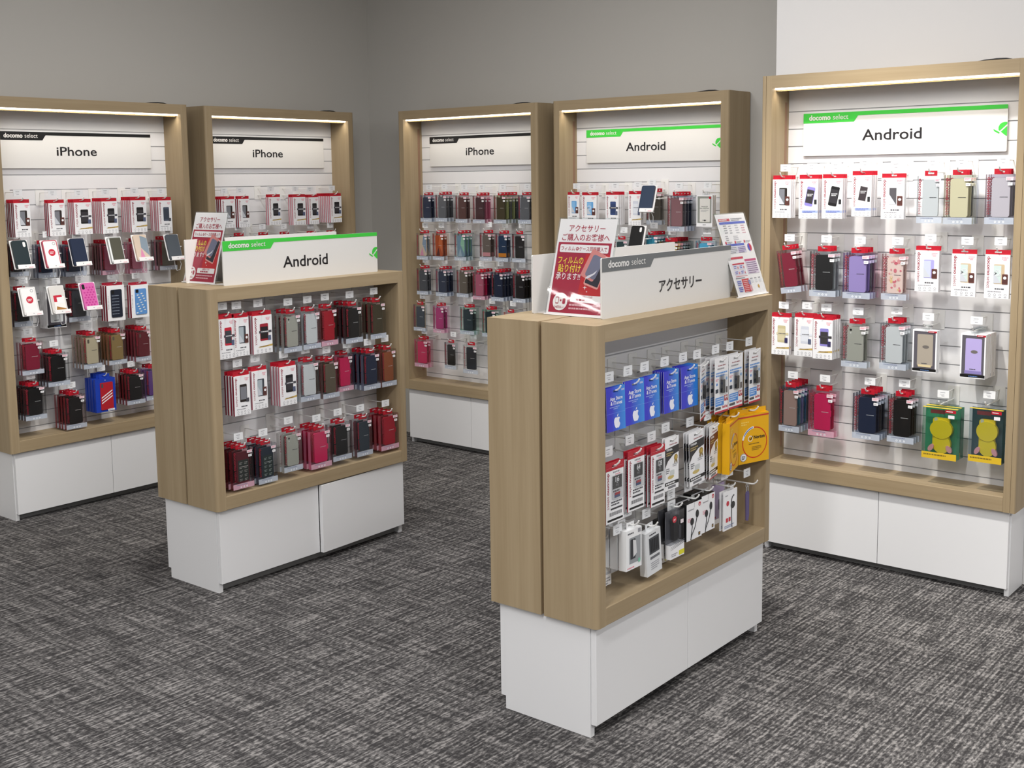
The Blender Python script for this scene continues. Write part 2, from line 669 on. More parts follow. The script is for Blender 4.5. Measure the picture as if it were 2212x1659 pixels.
def wall_bay(f, W, label, led_label, slot=False, seam=False):
    t = thing('display_bay', label, 'display shelf', FX[f], 'tall oak display bays along the walls')
    sb, tb = .0406, .0467
    for s in ('l', 'r'):
        mb = MB()
        a, b = (0, sb) if s == 'l' else (W - sb, W)
        if seam:
            c = (.017 if s == 'l' else W - .017)
            if s == 'l':
                upright(mb, a, c - .0006, 0, DEP, ZB, H, OAK_V, .006, 'l')
                mb.box(c + .0006, b, 0.0005, DEP, ZB, H, OAK_V)
            else:
                mb.box(a, c - .0006, 0.0005, DEP, ZB, H, OAK_V)
                upright(mb, c + .0006, b, 0, DEP, ZB, H, OAK_V, .006, 'r')
        else:
            upright(mb, a, b, 0, DEP, ZB, H, OAK_V, .012, s)
        part('side_panel', mb, t)
    mb = MB(); mb.box(sb, W - sb, 0, DEP, H - tb, H, OAK_H); part('top_beam', mb, t)
    mb = MB(); mb.box(sb, W - sb, 0, DEP, ZB, ZO, OAK_H); part('bottom_shelf', mb, t, bevel=.002)
    mb = MB(); slats(mb, sb, W - sb, SLAT_V, ZO, H - tb); part('slat_panel', mb, t)
    mb = MB(); mb.box(sb, W - sb, SLAT_V + .017, DEP - .002, ZO, H - tb, OAK_V); part('back_panel', mb, t)
    # lamp under the front beam with a rear lip
    mb = MB()
    mb.box(sb + .004, W - sb - .004, .018, .034, H - tb - .006, H - tb, LED, skip='t')
    part('led_strip', mb, t, led_label)
    li = bpy.data.lights.new('led_glow', 'AREA')
    li.shape = 'RECTANGLE'
    li.size, li.size_y = W - 2 * sb - .02, .014
    li.energy = LED_W
    li.color = (1.0, 0.92, 0.80)
    li.spread = R(130)
    lo = bpy.data.objects.new('led_glow', li)
    COL.objects.link(lo)
    lo.parent = t
    lo.location = (W / 2, .026, H - tb - .0068)
    lo.rotation_euler = (R(8), 0, 0)
    mb = MB(); mb.box(sb, W - sb, .0345, .040, H - tb - .0105, H - tb, M('#8b744c', .4)); part('lamp_lip', mb, t)
    if slot:
        mb = MB(); mb.box(sb, sb + .0012, .112, .129, .40, 1.755, M('#8f6f58', .5)); part('slot_strip', mb, t)
    # white base
    for x in (.0198, W - .0198 - .016):
        mb = MB(); mb.box(x, x + .016, .0353, DEP, 0, ZB, WHITE); part('base_side', mb, t)
    mb = MB(); mb.box(.0358, W - .0358, .062, .078, 0, .05, M('#8d8d8c', .5)); part('plinth', mb, t)
    mb = MB(); mb.box(.0358, W - .0358, .0353, DEP, ZB - .02, ZB, WHITE); part('base_rail', mb, t)
    mid = W / 2
    for a, b in ((.0235, mid - .001), (mid + .001, W - .0235)):
        mb = MB(); mb.box(a, b, .0175, .0347, .030, ZB - .004, WHITE); part('door', mb, t, bevel=.001)
    mb = MB()
    mb.tube([(W - .20, .05, H + .001), (W - .17, .05, H + .005), (W - .13, .048, H + .007), (W - .10, .05, H + .006), (W - .075, .055, H + .001)], .0028, DARK)
    part('lamp_cable', mb, t, 'black lamp cable lying on top')
    return t


wall_bay('A', W_LEFT, 'tall oak bay with black-banded sign, far left, cut by the photo edge', 'white light strip under the beam')
wall_bay('B', W_LEFT, 'tall oak bay with black-banded sign, partly hidden by the green-sign island', 'white light strip under the beam')
wall_bay('C', W_RIGHT, 'tall oak bay with black-banded sign, first right of the room corner', 'white light strip under the beam', True)
wall_bay('D', W_RIGHT, 'tall oak bay with green-banded sign on grey wall, behind the grey-sign island', 'white light strip under the beam', True)
wall_bay('E', W_RIGHT, 'tall oak bay with green-banded sign against the white wall', 'white light strip under the beam', True, True)


def island(f, label, ajar):
    t = thing('display_island', label, 'display shelf', FX[f], 'low oak display islands on the carpet')
    sb, tb, zb, zo, L = .0386, .0451, .3094, .3587, ISL
    back = 2 * DI + GI
    for s in ('l', 'r'):
        a, b = (0, sb) if s == 'l' else (L - sb, L)
        mb = MB(); upright(mb, a, b, 0, DI, zb, HI, OAK_V, .014, s); part('side_panel', mb, t)
        mb = MB(); mb.box(a, b, DI + GI, back, zb, HI, OAK_V); part('side_panel', mb, t)
        x0 = .010 if s == 'l' else L - sb
        mb = MB(); mb.box(x0, x0 + sb - .010, DI, DI + GI, zb + .002, HI - .013, M('#6f5a41', .6)); part('joint_filler', mb, t)
    for y0, y1 in ((0, DI), (DI + GI, back)):
        mb = MB(); mb.box(sb, L - sb, y0, y1, HI - tb, HI, OAK_H); part('top_panel', mb, t)
        mb = MB(); mb.box(sb, L - sb, y0, y1, zb, zo, OAK_H); part('bottom_shelf', mb, t, bevel=.002)
    mb = MB(); mb.box(.012, L - .012, DI, DI + GI, HI - .012, HI - .0015, OAK_H); part('joint_strip', mb, t)
    mb = MB(); slats(mb, sb, L - sb, .142, zo, HI - tb); part('slat_panel', mb, t)
    mb = MB(); mb.box(sb, L - sb, .160, DI - .001, zo, HI - tb, OAK_V); part('back_panel', mb, t)
    mb = MB(); mb.box(sb, L - sb, DI + GI, DI + GI + .03, zo, HI - tb, SLAT); part('back_panel', mb, t)
    for x in (.0163, L - .0163 - .018):
        mb = MB(); mb.box(x, x + .018, .0348, back - .0348, 0, zb, WHITE); part('base_side', mb, t)
    mb = MB(); mb.box(.0343, L - .0343, .060, .074, 0, .05, M('#8d8d8c', .5)); part('plinth', mb, t)
    mb = MB(); mb.box(.0343, L - .0343, back - .074, back - .06, 0, .05, M('#8d8d8c', .5)); part('plinth', mb, t)
    mb = MB(); mb.box(.0343, L - .0343, .0348, back - .0348, zb - .02, zb, WHITE); part('base_rail', mb, t)
    mid = L / 2
    for k, (a, b) in enumerate(((.0180, mid - .001), (mid + .001, L - .0180))):
        mb = MB()
        mb.box(a - b, 0, .0, .0172, .036, zb - .0045, WHITE)
        o = part('door', mb, t, 'white door standing slightly open' if ajar and k else None, bevel=.001)
        o.location = (b, .0168, 0)
        if ajar and k:
            o.rotation_euler = (0, 0, R(2.3))
        mb = MB(); mb.box(a, b, back - .034, back - .0168, .036, zb - .004, WHITE); part('door', mb, t)
    return t


island('I', 'low oak island with green-banded sign on top, slightly open white door', True)
island('J', 'low oak island with grey-banded sign on top, closest to the viewer', False)


# ------------------------------------------------------------------ poster stands on the islands
def acrylic(mb, w, h):
    mb.face([(-w / 2, -.0030, 0), (w / 2, -.0030, 0), (w / 2, -.0030, h), (-w / 2, -.0030, h)], clear('#f7f8f9', .06, rough=.03))


P_RED, P_RED2, P_YEL, P_WH = M('#a82440', .35), M('#c3242c', .35), M('#f2dc4a', .35), M('#f3f1f1', .35)
P_GRY, P_BLU = M('#8f8f96', .4), M('#4a5fc0', .4)


def red_poster():
    mb = MB()
    w, h = .190, .268
    X = lambda f: (f - .5) * w
    Zf = lambda f: h * (1 - f)
    y = -.0006
    mb.box(-w / 2, w / 2, 0, .001, 0, h, P_WH)
    mb.text('アクセサリー', 0, Zf(.128), .0215, y, P_RED, align='c', bold=.008, width=.120)
    mb.text('ご購入のお客様へ', 0, Zf(.222), .0215, y, P_RED, align='c', bold=.008, width=.158)
    mb.rect(X(.035), X(.965), Zf(.975), Zf(.245), y, P_RED)
    mb.flat([(X(.5), Zf(.84)), (X(.965), Zf(.84)), (X(.965), Zf(.36)), (X(.55), Zf(.36))], y * 1.5, P_RED2)
    mb.rrect(X(.075), X(.925), Zf(.350), Zf(.268), .004, y * 2, P_WH)
    mb.text('フィルム', X(.10), Zf(.330), .0140, y * 3, P_RED, bold=.006, width=.046)
    mb.disc(X(.385), Zf(.311), .0048, y * 3, P_RED)
    mb.rect(X(.385) - .003, X(.385) + .003, Zf(.311) - .0007, Zf(.311) + .0007, y * 4, P_WH)
    mb.rect(X(.385) - .0007, X(.385) + .0007, Zf(.311) - .003, Zf(.311) + .003, y * 4, P_WH)
    mb.text('ケース同時購入で', X(.42), Zf(.330), .0140, y * 3, P_RED, bold=.006, width=.092)
    mb.text('フィルムの', X(.075), Zf(.462), .0225, y * 2, P_YEL, bold=.012, width=.085)
    mb.text('貼り付け', X(.095), Zf(.548), .0235, y * 2, P_YEL, bold=.012, width=.076)
    mb.text('承ります!!', X(.075), Zf(.628), .0215, y * 2, P_WH, bold=.01, width=.082)
    # phone picture with its film peeling away
    def rot(pts, cx, cz, a):
        c, s = math.cos(R(a)), math.sin(R(a))
        return [(cx + px * c - pz * s, cz + px * s + pz * c) for px, pz in pts]
    pr = mb.rrpts(-.026, .026, -.046, .046, .005)
    mb.flat(rot(pr, X(.775), Zf(.53), -16), y * 2.2, M('#e9a39c', .35))
    mb.flat(rot(mb.rrpts(-.023, .023, -.041, .041, .003), X(.775), Zf(.53), -16), y * 3, M('#2c2a36', .35))
    mb.flat(rot(mb.rrpts(-.024, .024, -.040, .040, .006), X(.70), Zf(.475), -22), y * 3.6, M('#d98a86', .35))
    mb.flat(rot(mb.rrpts(-.017, .021, -.033, .030, .008), X(.725), Zf(.485), -20), y * 4.2, M('#75788f', .35))
    mb.flat(rot([(-.02, -.004), (-.01, -.006), (.012, .004), (.02, .014), (.006, .006), (-.01, .002)], X(.70), Zf(.585), 8), y * 5, M('#d9d9e2', .35))
    for cx, cz, r in ((.62, .705, .007), (.66, .745, .003), (.915, .40, .006), (.88, .372, .003)):
        a, b = X(cx), Zf(cz)
        mb.flat([(a - r, b), (a - r * .18, b - r * .18), (a, b - r), (a + r * .18, b - r * .18), (a + r, b), (a + r * .18, b + r * .18), (a, b + r), (a - r * .18, b + r * .18)], y * 3, P_WH)
    mb.disc(X(.225), Zf(.862), .0245, y * 3, P_WH, 28)
    mb.bars(X(.18), X(.29), Zf(.79), 1, .004, 0, y * 4, P_RED, 3)
    mb.rrect(X(.145), X(.20), Zf(.885), Zf(.815), .002, y * 4, P_RED)
    mb.rrect(X(.152), X(.193), Zf(.876), Zf(.824), .001, y * 5, P_WH)
    mb.disc(X(.235), Zf(.85), .003, y * 4, P_RED, 10)
    mb.rrect(X(.268), X(.318), Zf(.885), Zf(.825), .003, y * 4, P_RED)
    mb.text('24回払い', X(.225), Zf(.930), .0085, y * 4, P_RED, align='c', bold=.008, width=.034)
    mb.rrect(X(.395), X(.935), Zf(.857), Zf(.785), .003, y * 3, P_WH)
    mb.text('分割払いでの', X(.66), Zf(.812), .0075, y * 4, P_RED, align='c', bold=.01, width=.044)
    mb.bars(X(.50), X(.83), Zf(.825), 1, .005, 0, y * 4, P_RED, 5)
    mb.bars(X(.39), X(.90), Zf(.880), 2, .0045, .005, y * 3, M('#e3b3bb', .4), 6)
    return mb


def stand(name, label, mat4, sheet, w=.200, h=.272, group=None):
    t = thing(name, label, 'poster stand', mat4, group)
    part('poster_sheet', sheet, t, 'printed poster sheet')
    mb = MB(); acrylic(mb, w, h)
    mb.box(-w / 2, w / 2, .0015, .0035, 0, h, clear('#eef2f2', .1))
    part('acrylic_panel', mb, t, 'clear acrylic panel')
    mb = MB(); mb.box(-w / 2, w / 2, -.004, .006, -.001, .003, M('#eceaea', .3)); part('bottom_ledge', mb, t)
    return t


def stand_foot(t, tilt, w):
    c, s = math.cos(R(tilt)), math.sin(R(tilt))
    mb = MB()
    L = .19
    # leg folds back down to the table from two thirds up (local frame leans by tilt)
    top = (.004, .20)
    foot = (.115 * c, .115 * s)
    mb.face([(-w * .4, top[0], top[1]), (w * .4, top[0], top[1]), (w * .4, foot[0], foot[1]), (-w * .4, foot[0], foot[1])], M('#dfdbd8', .35))
    mb.face([(-w * .4, top[0] + .002, top[1]), (-w * .4, foot[0] + .002, foot[1]), (w * .4, foot[0] + .002, foot[1]), (w * .4, top[0] + .002, top[1])], M('#dfdbd8', .35))
    part('back_leg', mb, t)


T = Matrix.Translation
for f, v in (('I', .250), ('J', .1735)):
    t = stand('poster_stand', 'red and white film-service poster stand on the %s' % BAY[f],
              FX[f] @ T((.142, v, HI + .001)) @ Matrix.Rotation(R(-90), 4, 'Z') @ Matrix.Rotation(R(-15.5), 4, 'X'), red_poster(), group='red film-service posters')
    stand_foot(t, 14, .19)

# white price leaflet
mb = MB()
w, h = .184, .266
X = lambda f: (f - .5) * w
Zf = lambda f: h * (1 - f)
mb.box(-w / 2, w / 2, 0, .001, 0, h, P_WH)
y = -.0006
L_RED, L_PNK, L_LIL = M('#c9304a', .4), M('#c8487c', .4), M('#dccfe0', .4)
mb.rect(X(.06), X(.44), Zf(.085), Zf(.055), y, L_RED)
mb.bars(X(.08), X(.42), Zf(.064), 1, .003, 0, y * 2, P_WH, 4)
mb.bars(X(.48), X(.88), Zf(.055), 2, .0025, .0025, y, P_GRY, 5)
mb.rect(X(.06), X(.95), Zf(.122), Zf(.094), y, P_BLU)
for i in range(4):
    mb.bars(X(.16), X(.30), Zf(.135 + .028 * i), 1, .003, 0, y, P_GRY, 10 + i)
    mb.bars(X(.33), X(.45), Zf(.142 + .028 * i), 1, .0022, 0, y, P_GRY, 30 + i)
    mb.bars(X(.55), X(.70), Zf(.135 + .03 * i), 1, .003, 0, y, M('#b9b9c0', .4), 40 + i)
    mb.bars(X(.76), X(.92), Zf(.14 + .03 * i), 1, .003, 0, y, M('#d79aa8', .4), 50 + i)
for i in range(3):
    mb.bars(X(.14), X(.26), Zf(.262 + .024 * i), 1, .0025, 0, y, P_GRY, 60 + i)
    mb.bars(X(.40), X(.62), Zf(.268 + .02 * i), 1, .0022, 0, y, M('#b0b0b8', .4), 64 + i)
for a in (.10, .42, .74):
    mb.disc(X(a), Zf(.345), .005, y, L_RED, 12)
    mb.bars(X(a + .04), X(a + .22), Zf(.336), 2, .002, .002, y, P_GRY, 70)
mb.rect(X(.08), X(.70), Zf(.388), Zf(.362), y, P_BLU)
mb.rect(X(.14), X(.42), Zf(.475), Zf(.395), y, M('#e3e3ea', .4))
mb.bars(X(.16), X(.40), Zf(.405), 4, .0022, .003, y * 2, P_GRY, 80)
mb.rect(X(.43), X(.72), Zf(.475), Zf(.395), y, M('#d9d7ea', .4))
mb.bars(X(.45), X(.70), Zf(.405), 4, .0022, .003, y * 2, M('#7b77a6', .4), 81)
mb.flat([(X(.86) + .013 * math.cos(R(a)), Zf(.42) + .013 * math.sin(R(a))) for a in range(-90, 91, 20)], y, L_RED)
mb.flat([(X(.86) + .013 * math.cos(R(a)), Zf(.42) + .013 * math.sin(R(a))) for a in range(90, 271, 20)], y, P_BLU)
mb.rect(X(.10), X(.52), Zf(.548), Zf(.522), y, L_RED)
mb.rect(X(.55), X(.95), Zf(.585), Zf(.560), y, L_PNK)
mb.rect(X(.55), X(.95), Zf(.74), Zf(.587), y, L_LIL)
mb.bars(X(.58), X(.92), Zf(.60), 6, .0025, .0040, y * 2, M('#8a6f96', .4), 90)
mb.rect(X(.10), X(.50), Zf(.615), Zf(.597), y, L_RED)
for i in range(2):
    for j in range(2):
        a = .10 + .20 * i
        b = .62 + .065 * j
        mb.rect(X(a), X(a + .19), Zf(b + .055), Zf(b), y, M('#e5dfe9', .4))
        mb.bars(X(a + .02), X(a + .11), Zf(b + .008), 2, .0025, .003, y * 2, P_BLU, 95 + i)
        mb.disc(X(a + .15), Zf(b + .03), .004, y * 2, M('#d98a92', .4), 8)
mb.rect(X(.10), X(.50), Zf(.757), Zf(.752), y, L_RED)
mb.bars(X(.08), X(.5), Zf(.77), 1, .003, 0, y, P_GRY, 99)
for i in range(2):
    mb.rect(X(.08), X(.24), Zf(.865 + .075 * i), Zf(.80 + .075 * i), y, M('#cfcde2', .4))
    mb.bars(X(.09), X(.22), Zf(.81 + .075 * i), 3, .0025, .003, y * 2, P_BLU, 100 + i)
mb.rect(X(.26), X(.50), Zf(.95), Zf(.79), y, M('#cf3a3e', .4))
mb.bars(X(.28), X(.44), Zf(.81), 7, .0022, .0035, y * 2, M('#f1c9c9', .4), 110)
mb.rect(X(.46), X(.54), Zf(.865), Zf(.81), y * 2, M('#8f8fb8', .4))
mb.rect(X(.46), X(.54), Zf(.94), Zf(.88), y * 2, M('#d8a0a8', .4))
for i in range(3):
    mb.bars(X(.56 + .14 * i), X(.67 + .14 * i), Zf(.79), 1, .003, 0, y, P_GRY, 120 + i)
    mb.rect(X(.57 + .14 * i), X(.65 + .14 * i), Zf(.845), Zf(.81), y, M('#dfe0e4', .4))
mb.disc(X(.78), Zf(.90), .006, y, M('#c79a3c', .4), 12)
t = stand('leaflet_stand', 'white price leaflet stand at the far end of the grey-sign island',
          FX['J'] @ T((.893, .032, HI + .001)) @ Matrix.Rotation(R(-19), 4, 'X'), mb, w=.19, h=.27)
stand_foot(t, 19, .18)

# ------------------------------------------------------------------ packages: local x across, y = 0 front face, z up from the bottom edge
def brand(mb, x, z, size, length, y, m, rot=-90):
    """the vertical wordmark running down the left edge"""
    a = length * .60
    b = length * .36
    mb.text('docomo', x, z, size, y, m, rot=rot, bold=.022, width=a)
    c, s = math.cos(R(rot)), math.sin(R(rot))
    d = length * .64
    mb.text('select', x + d * c, z + d * s, size, y, m, rot=rot, bold=0.0, width=b)


def tab_mesh(w, h, t, z0, m=RED, hx=.011, hz0=.35, hz1=.68, x0=0.0, y=0.0):
    """hang tab with a slot"""
    a, b = z0 + h * hz0, z0 + h * hz1
    mb = MB()
    L, Rr = x0 - w / 2, x0 + w / 2
    mb.box(L, Rr, y, y + t, z0, a, m)
    mb.box(L, Rr, y, y + t, b, z0 + h, m)
    mb.box(L, x0 - hx, y, y + t, a, b, m)
    mb.box(x0 + hx, Rr, y, y + t, a, b, m)
    return mb.mesh('hang_tab')


FW, FH, FD = .078, .147, .0085
KW, KH, KD = .094, .160, .015
F_TAB = tab_mesh(FW, .0155, .0012, FH, y=.004)
K_TAB = tab_mesh(.046, .0175, .0010, KH, y=.010)
CARD_SIDE = M('#c4808c', .5)
PINKTXT = M('#e58c9b', .5)
SOFTINK = M('#9a9aa0', .5)
DARKINK = M('#4b4b52', .5)

_ft = {}


def film_template(spec):
    if spec in _ft:
        return _ft[spec]
    kinds = spec.split(',')
    col, extra = kinds[0], kinds[1]
    ph = {'dark': ('#2c2624', '#7d7f86'), 'purple': ('#8f86cf', '#3c393d'), 'black': ('#1e1d1f', '#38363a'), 'white': ('#d9d6d8', '#40393d'),
          'grey': ('#dcdcde', '#57555a'), 'violet': ('#a9a5e2', '#c7cdf2'), 'beige': ('#cbb696', '#c9d9d6'), 'gold': ('#c8bd93', '#d5cba8'),
          'pale': ('#d2d6e2', '#e2e6ee'), 'blue': ('#6aa7dc', '#86bbe6'), 'navy': ('#3c4f7e', '#33436a'), 'slate': ('#4c5566', '#3c4350'),
          'red': ('#c22a3c', '#3e4248'), 'round': ('#454b52', '#a9b4bb'), 'redblack': ('#9c2433', '#241d20')}[col]
    a, b = M(ph[0], .4), M(ph[1], .4)
    mb = MB()
    mb.box(-FW / 2, FW / 2, 0, FD, 0, FH, PAPER, left=M('#8f2036', .5) if col == 'dark' else CARD_SIDE, top=PAPER)
    y = -.0003
    h = FH
    brand(mb, -FW / 2 + .0075, h * .955, .0142, h * .72, y, INK)
    # phone picture
    cx, cz, pw, phh = .006, h * .555, .034, .066
    if extra == 'band':
        def rot(pts, ang):
            c, s = math.cos(R(ang)), math.sin(R(ang))
            return [(cx + px * c - pz * s, cz + px * s + pz * c) for px, pz in pts]
        mb.flat(rot(mb.rrpts(-.0165, .0165, -.036, .036, .005), -11), y, a)
        mb.flat(rot([(-.0145, -.025), (.0145, -.025), (.0145, .025), (-.0145, .025)], -11), y * 2, b)
        mb.bars(cx - .010, cx + .014, cz + .010, 2, .0028, .003, y * 3, PAPER, 3)
        mb.rrect(.024, .034, h * .36, h * .48, .001, y * 2, M('#2b2b2e', .4))
    else:
        mb.rrect(cx - pw / 2, cx + pw / 2, cz - phh / 2, cz + phh / 2, .004, y, a)
        if extra in ('brown', 'circle'):
            mb.flat([(cx - pw / 2, cz - phh / 2 + .003), (cx + pw * .2, cz - phh / 2 + .003), (cx + pw * .2, cz + phh * .44), (cx - pw / 2, cz + phh * .44)], y * 2, b)
            mb.flat([(cx - pw / 2, cz - phh / 2 + .003), (cx + pw * .2, cz - phh / 2 + .003), (cx - pw / 2, cz + phh * .1)], y * 3, M('#c8ccd4', .4))
            if extra == 'circle':
                mb.ring(cx - .004, cz + .004, .006, .0075, y * 4, PAPER)
                mb.ring(cx - .004, cz + .004, .010, .0112, y * 4, PAPER)
                mb.flat([(cx - .016, cz - .004), (cx - .006, cz + .003), (cx - .016, cz + .008), (cx - .011, cz + .003)], y * 5, DARKINK)
            mb.rrect(.016, .034, h * .33, h * .56, .002, y * 5, M('#6a4038', .4))
            mb.rect(.0175, .0325, h * .355, h * .535, y * 6, M('#573633', .4))
            mb.disc(.025, h * .475, .0052, y * 7, PAPER, 14)
        elif extra == 'plain':
            mb.rect(cx - pw / 2 + .003, cx + pw / 2 - .002, cz - phh * .36, cz + phh * .36, y * 2, b)
            mb.rrect(.018, .032, h * .32, h * .42, .001, y * 3, DARKINK)
        else:
            mb.rect(cx - pw / 2 + .002, cx + pw / 2 - .002, cz - phh * .38, cz + phh * .32, y * 2, b)
            mb.rect(cx - pw / 2 - .004, .036, cz - .003, cz + .006, y * 3, DARKINK if col not in ('gold', 'pale', 'purple', 'blue') else b)
            mb.bars(cx - .012, .034, cz + .0035, 1, .003, 0, y * 4, PAPER if col not in ('gold', 'pale', 'purple', 'blue') else DARKINK, 4)
            mb.rrect(.020, .033, h * .33, h * .46, .001, y * 5, M('#39355e', .4) if col in ('gold', 'purple') else M('#57607c', .4))
    if extra == 'band':
        mb.rect(-.026, FW / 2, h * .145, h * .205, y, M('#a9b8ea', .45))
        mb.bars(-.022, .030, h * .195, 2, .0025, .002, y * 2, M('#5a68b0', .5), 7)
    elif extra == 'goldband':
        mb.flat([(-.022, h * .155), (FW / 2, h * .175), (FW / 2, h * .225), (-.010, h * .185)], y, M('#c5a85e', .4))
        mb.bars(-.015, .034, h * .195, 1, .0025, 0, y * 2, M('#7d642c', .5), 8)
    else:
        mb.bars(-.006, .034, h * .235, 1, .0045, 0, y, DARKINK, 9)
        mb.bars(-.028, .030, h * .165, 1, .0030, 0, y, SOFTINK, 10)
    for i in range(4):
        x = -.022 + .0165 * i
        mb.ring(x, h * .085, .0030, .0042, y, SOFTINK, 8)
        mb.rect(x - .004, x + .004, h * .025, h * .037, y, SOFTINK)
    mb.ring(.024, h * .925, 0, 0.0001, y, PINKTXT, 3)
    mb.bars(.014, .034, h * .94, 2, .0024, .002, y, PINKTXT, 11)
    mb.bars(.018, .032, h * .88, 1, .0022, 0, y, PINKTXT, 12)
    me = mb.mesh('film_box')
    _ft[spec] = [('printed_box', me, None), ('hang_tab', F_TAB, None)]
    return _ft[spec]


KCOL = {  # phone case colour, tint of the clear box, spine colour
    'clear': ('#e4e8ea', '#eef2f4', '#c9ced2'), 'clear2': ('#dad8dd', '#eceaf0', '#c3a9b2'), 'paleyellow': ('#e2dfc6', '#f3f2e6', '#d4cdb8'),
    'navy': ('#1f2c46', '#dfe5ee', '#6b7288'), 'crimson': ('#8e1a3c', '#f1e4e6', '#a05a66'), 'black': ('#19191c', '#dfe2e4', '#5c4347'),
    'lavender': ('#b5a8dc', '#e6e0f4', '#9c86c2'), 'slate': ('#39444f', '#dee3e7', '#734a50'), 'pink': ('#d98aa4', '#f6e3e9', '#cf8398'),
    'floral': ('#f6e4dc', '#f6f0f0', '#b98a90'), 'silver': ('#b6b8b0', '#eef0ee', '#b9b7b4'), 'taupe': ('#ad968d', '#ebe6e6', '#a87f80'),
    'teal': ('#2c8aa6', '#dff0f3', '#3f93a8'), 'hotpink': ('#d42566', '#fad9e4', '#dd7a9c'), 'greybrown': ('#6b6459', '#e5e3df', '#7d5f5c'),
    'mauve': ('#8a646a', '#efe4e6', '#a8767d'), 'darkteal': ('#1e3f44', '#dde7e8', '#44615f'), 'yellow': ('#d9c33c', '#f5f0cf', '#cdb85c'),
    'red': ('#b01f36', '#f3dade', '#b0505a'), 'skyblue': ('#57b7dd', '#e0f1f8', '#7fc0d8'), 'grey': ('#62656a', '#e6e8ea', '#7e6f72'),
    'darkgrey': ('#484b51', '#e0e3e6', '#74575b'), 'brown': ('#5d3f3c', '#e9e2e1', '#7d5a58'), 'maroon': ('#43272c', '#e7dfe0', '#7a4a50'),
    'olive': ('#4a4232', '#e6e5dc', '#77675a'), 'lime': ('#b6bf86', '#edf0df', '#b3b98e'), 'twocream': ('#dcc9b2', '#eef0f2', '#b6a69c'),
    'twoorange': ('#b3562c', '#f2e4dc', '#a86a50'), 'twomint': ('#7f98b0', '#e3efec', '#8fa8a8'), 'twopink': ('#6e6a64', '#efe6e6', '#977578'),
    'twonavy': ('#1f3a58', '#e2e7ee', '#8a5560'), 'rose': ('#b96a82', '#f3e1e7', '#b97a8a'), 'magenta': ('#b8357f', '#f4d8ea', '#c25a9a'),
    'mint': ('#20303e', '#d6efe6', '#8cc4b6'), 'coral': ('#d2675c', '#f6e0dd', '#cf837a'), 'whiteblack': ('#232a33', '#f2f4f4', '#d9dada'),
    'cream': ('#cfc6ad', '#f0eee8', '#b39a90'), 'goldbeige': ('#9c875c', '#efe9dc', '#b08060'), 'darkred': ('#6d2432', '#efdcdf', '#a8505c'),
    'blackred': ('#1d1e20', '#e8dcdc', '#9c3238'), 'purple': ('#6d4a8c', '#e9e0f2', '#8d6aa8'), 'copper': ('#9a5a38', '#efe3dc', '#8a5048'),
    'textred': ('#5c1c2a', '#efe0e2', '#7c2a36'), 'textnavy': ('#2a3442', '#e0e5ea', '#4c4a5c'), 'white': ('#dcdad4', '#f2f2f2', '#cccccc'),
    'beige': ('#a89f92', '#f0eeea', '#c0b8ae')}
_kt = {}


def case_body(mb, col, x0, x1, z0, z1, y0, y1):
    c = M(KCOL[col][0], .45)
    mb.rbox(x0, x1, y0, y1, z0, z1, .007, c)
    y = y0 - .0003
    w, h = x1 - x0, z1 - z0
    ink = M('#d7d7d7', .5) if col not in ('clear', 'clear2', 'paleyellow', 'floral', 'cream', 'silver', 'white', 'lavender') else DARKINK
    mb.bars(x1 - w * .55, x1 + .002, z0 + h * .52, 1, .0022, 0, y - .0002, ink, 21)
    if col == 'silver':
        mb.disc(x0 + .012, z1 - .011, .0042, y, BLACK, 14)
        mb.disc(x0 + .012, z1 - .022, .0022, y, PAPER, 10)
    if col in ('cream', 'goldbeige', 'darkred'):
        mb.rrect(x0 + .006, x0 + .016, z1 - .026, z1 - .007, .004, y, M('#6a635a', .4))
    if col == 'floral':
        rnd = random.Random(4)
        for i in range(26):
            px, pz = rnd.uniform(x0 + .008, x1 - .008), rnd.uniform(z0 + .008, z1 - .008)
            r = rnd.uniform(.003, .0075)
            mb.disc(px, pz, r, y - .00004 * i, M(rnd.choice(['#e8a3a8', '#df7f8e', '#f3c9c0', '#f6e2cf', '#d65a76', '#f1d79a']), .5), 7, r * rnd.uniform(.7, 1.3))
    two = {'twocream': ('#93a5bb', '#e59ab8'), 'twoorange': ('#cc7448', '#5a2a26'), 'twomint': ('#9cc7ae', '#aab9cc'), 'twopink': (None, '#d39aa2'), 'twonavy': (None, '#e08a2a')}
    if col in two:
        a, b = two[col]
        if a:
            mb.flat([(x0 + w * .45, z1 - h * .42), (x1, z0 + h * .12), (x1, z1 - h * .10), (x0 + w * .62, z1 - h * .02)], y, M(a, .45))
            mb.flat([(x0 + w * .12, z0 + .002), (x1 - w * .35, z0 + .002), (x0 + w * .45, z1 - h * .58)], y - .0003, M(b, .45))
        else:
            mb.rect(x0, x1, z0 + .003, z0 + h * .20, y, M(b, .45))
    if col in ('textred', 'textnavy'):
        mb.rrect(x0 + w * .12, x1 - w * .06, z0 + h * .04, z1 - h * .26, .003, y, M('#2e3a38', .45))
        for i in range(5):
            for k in range(2):
                mb.bars(x0 + w * (.22 + .38 * k), x0 + w * (.46 + .38 * k), z0 + h * (.66 - .135 * i), 2, .0022, .0035, y - .0004, M('#b8c4bc', .5), 40 + i * 2 + k)
    if col in ('crimson', 'red', 'hotpink'):
        mb.rrect(x1 - .006, x1 + .004, z0 + h * .40, z0 + h * .58, .002, y - .0002, M(KCOL[col][0], .3))


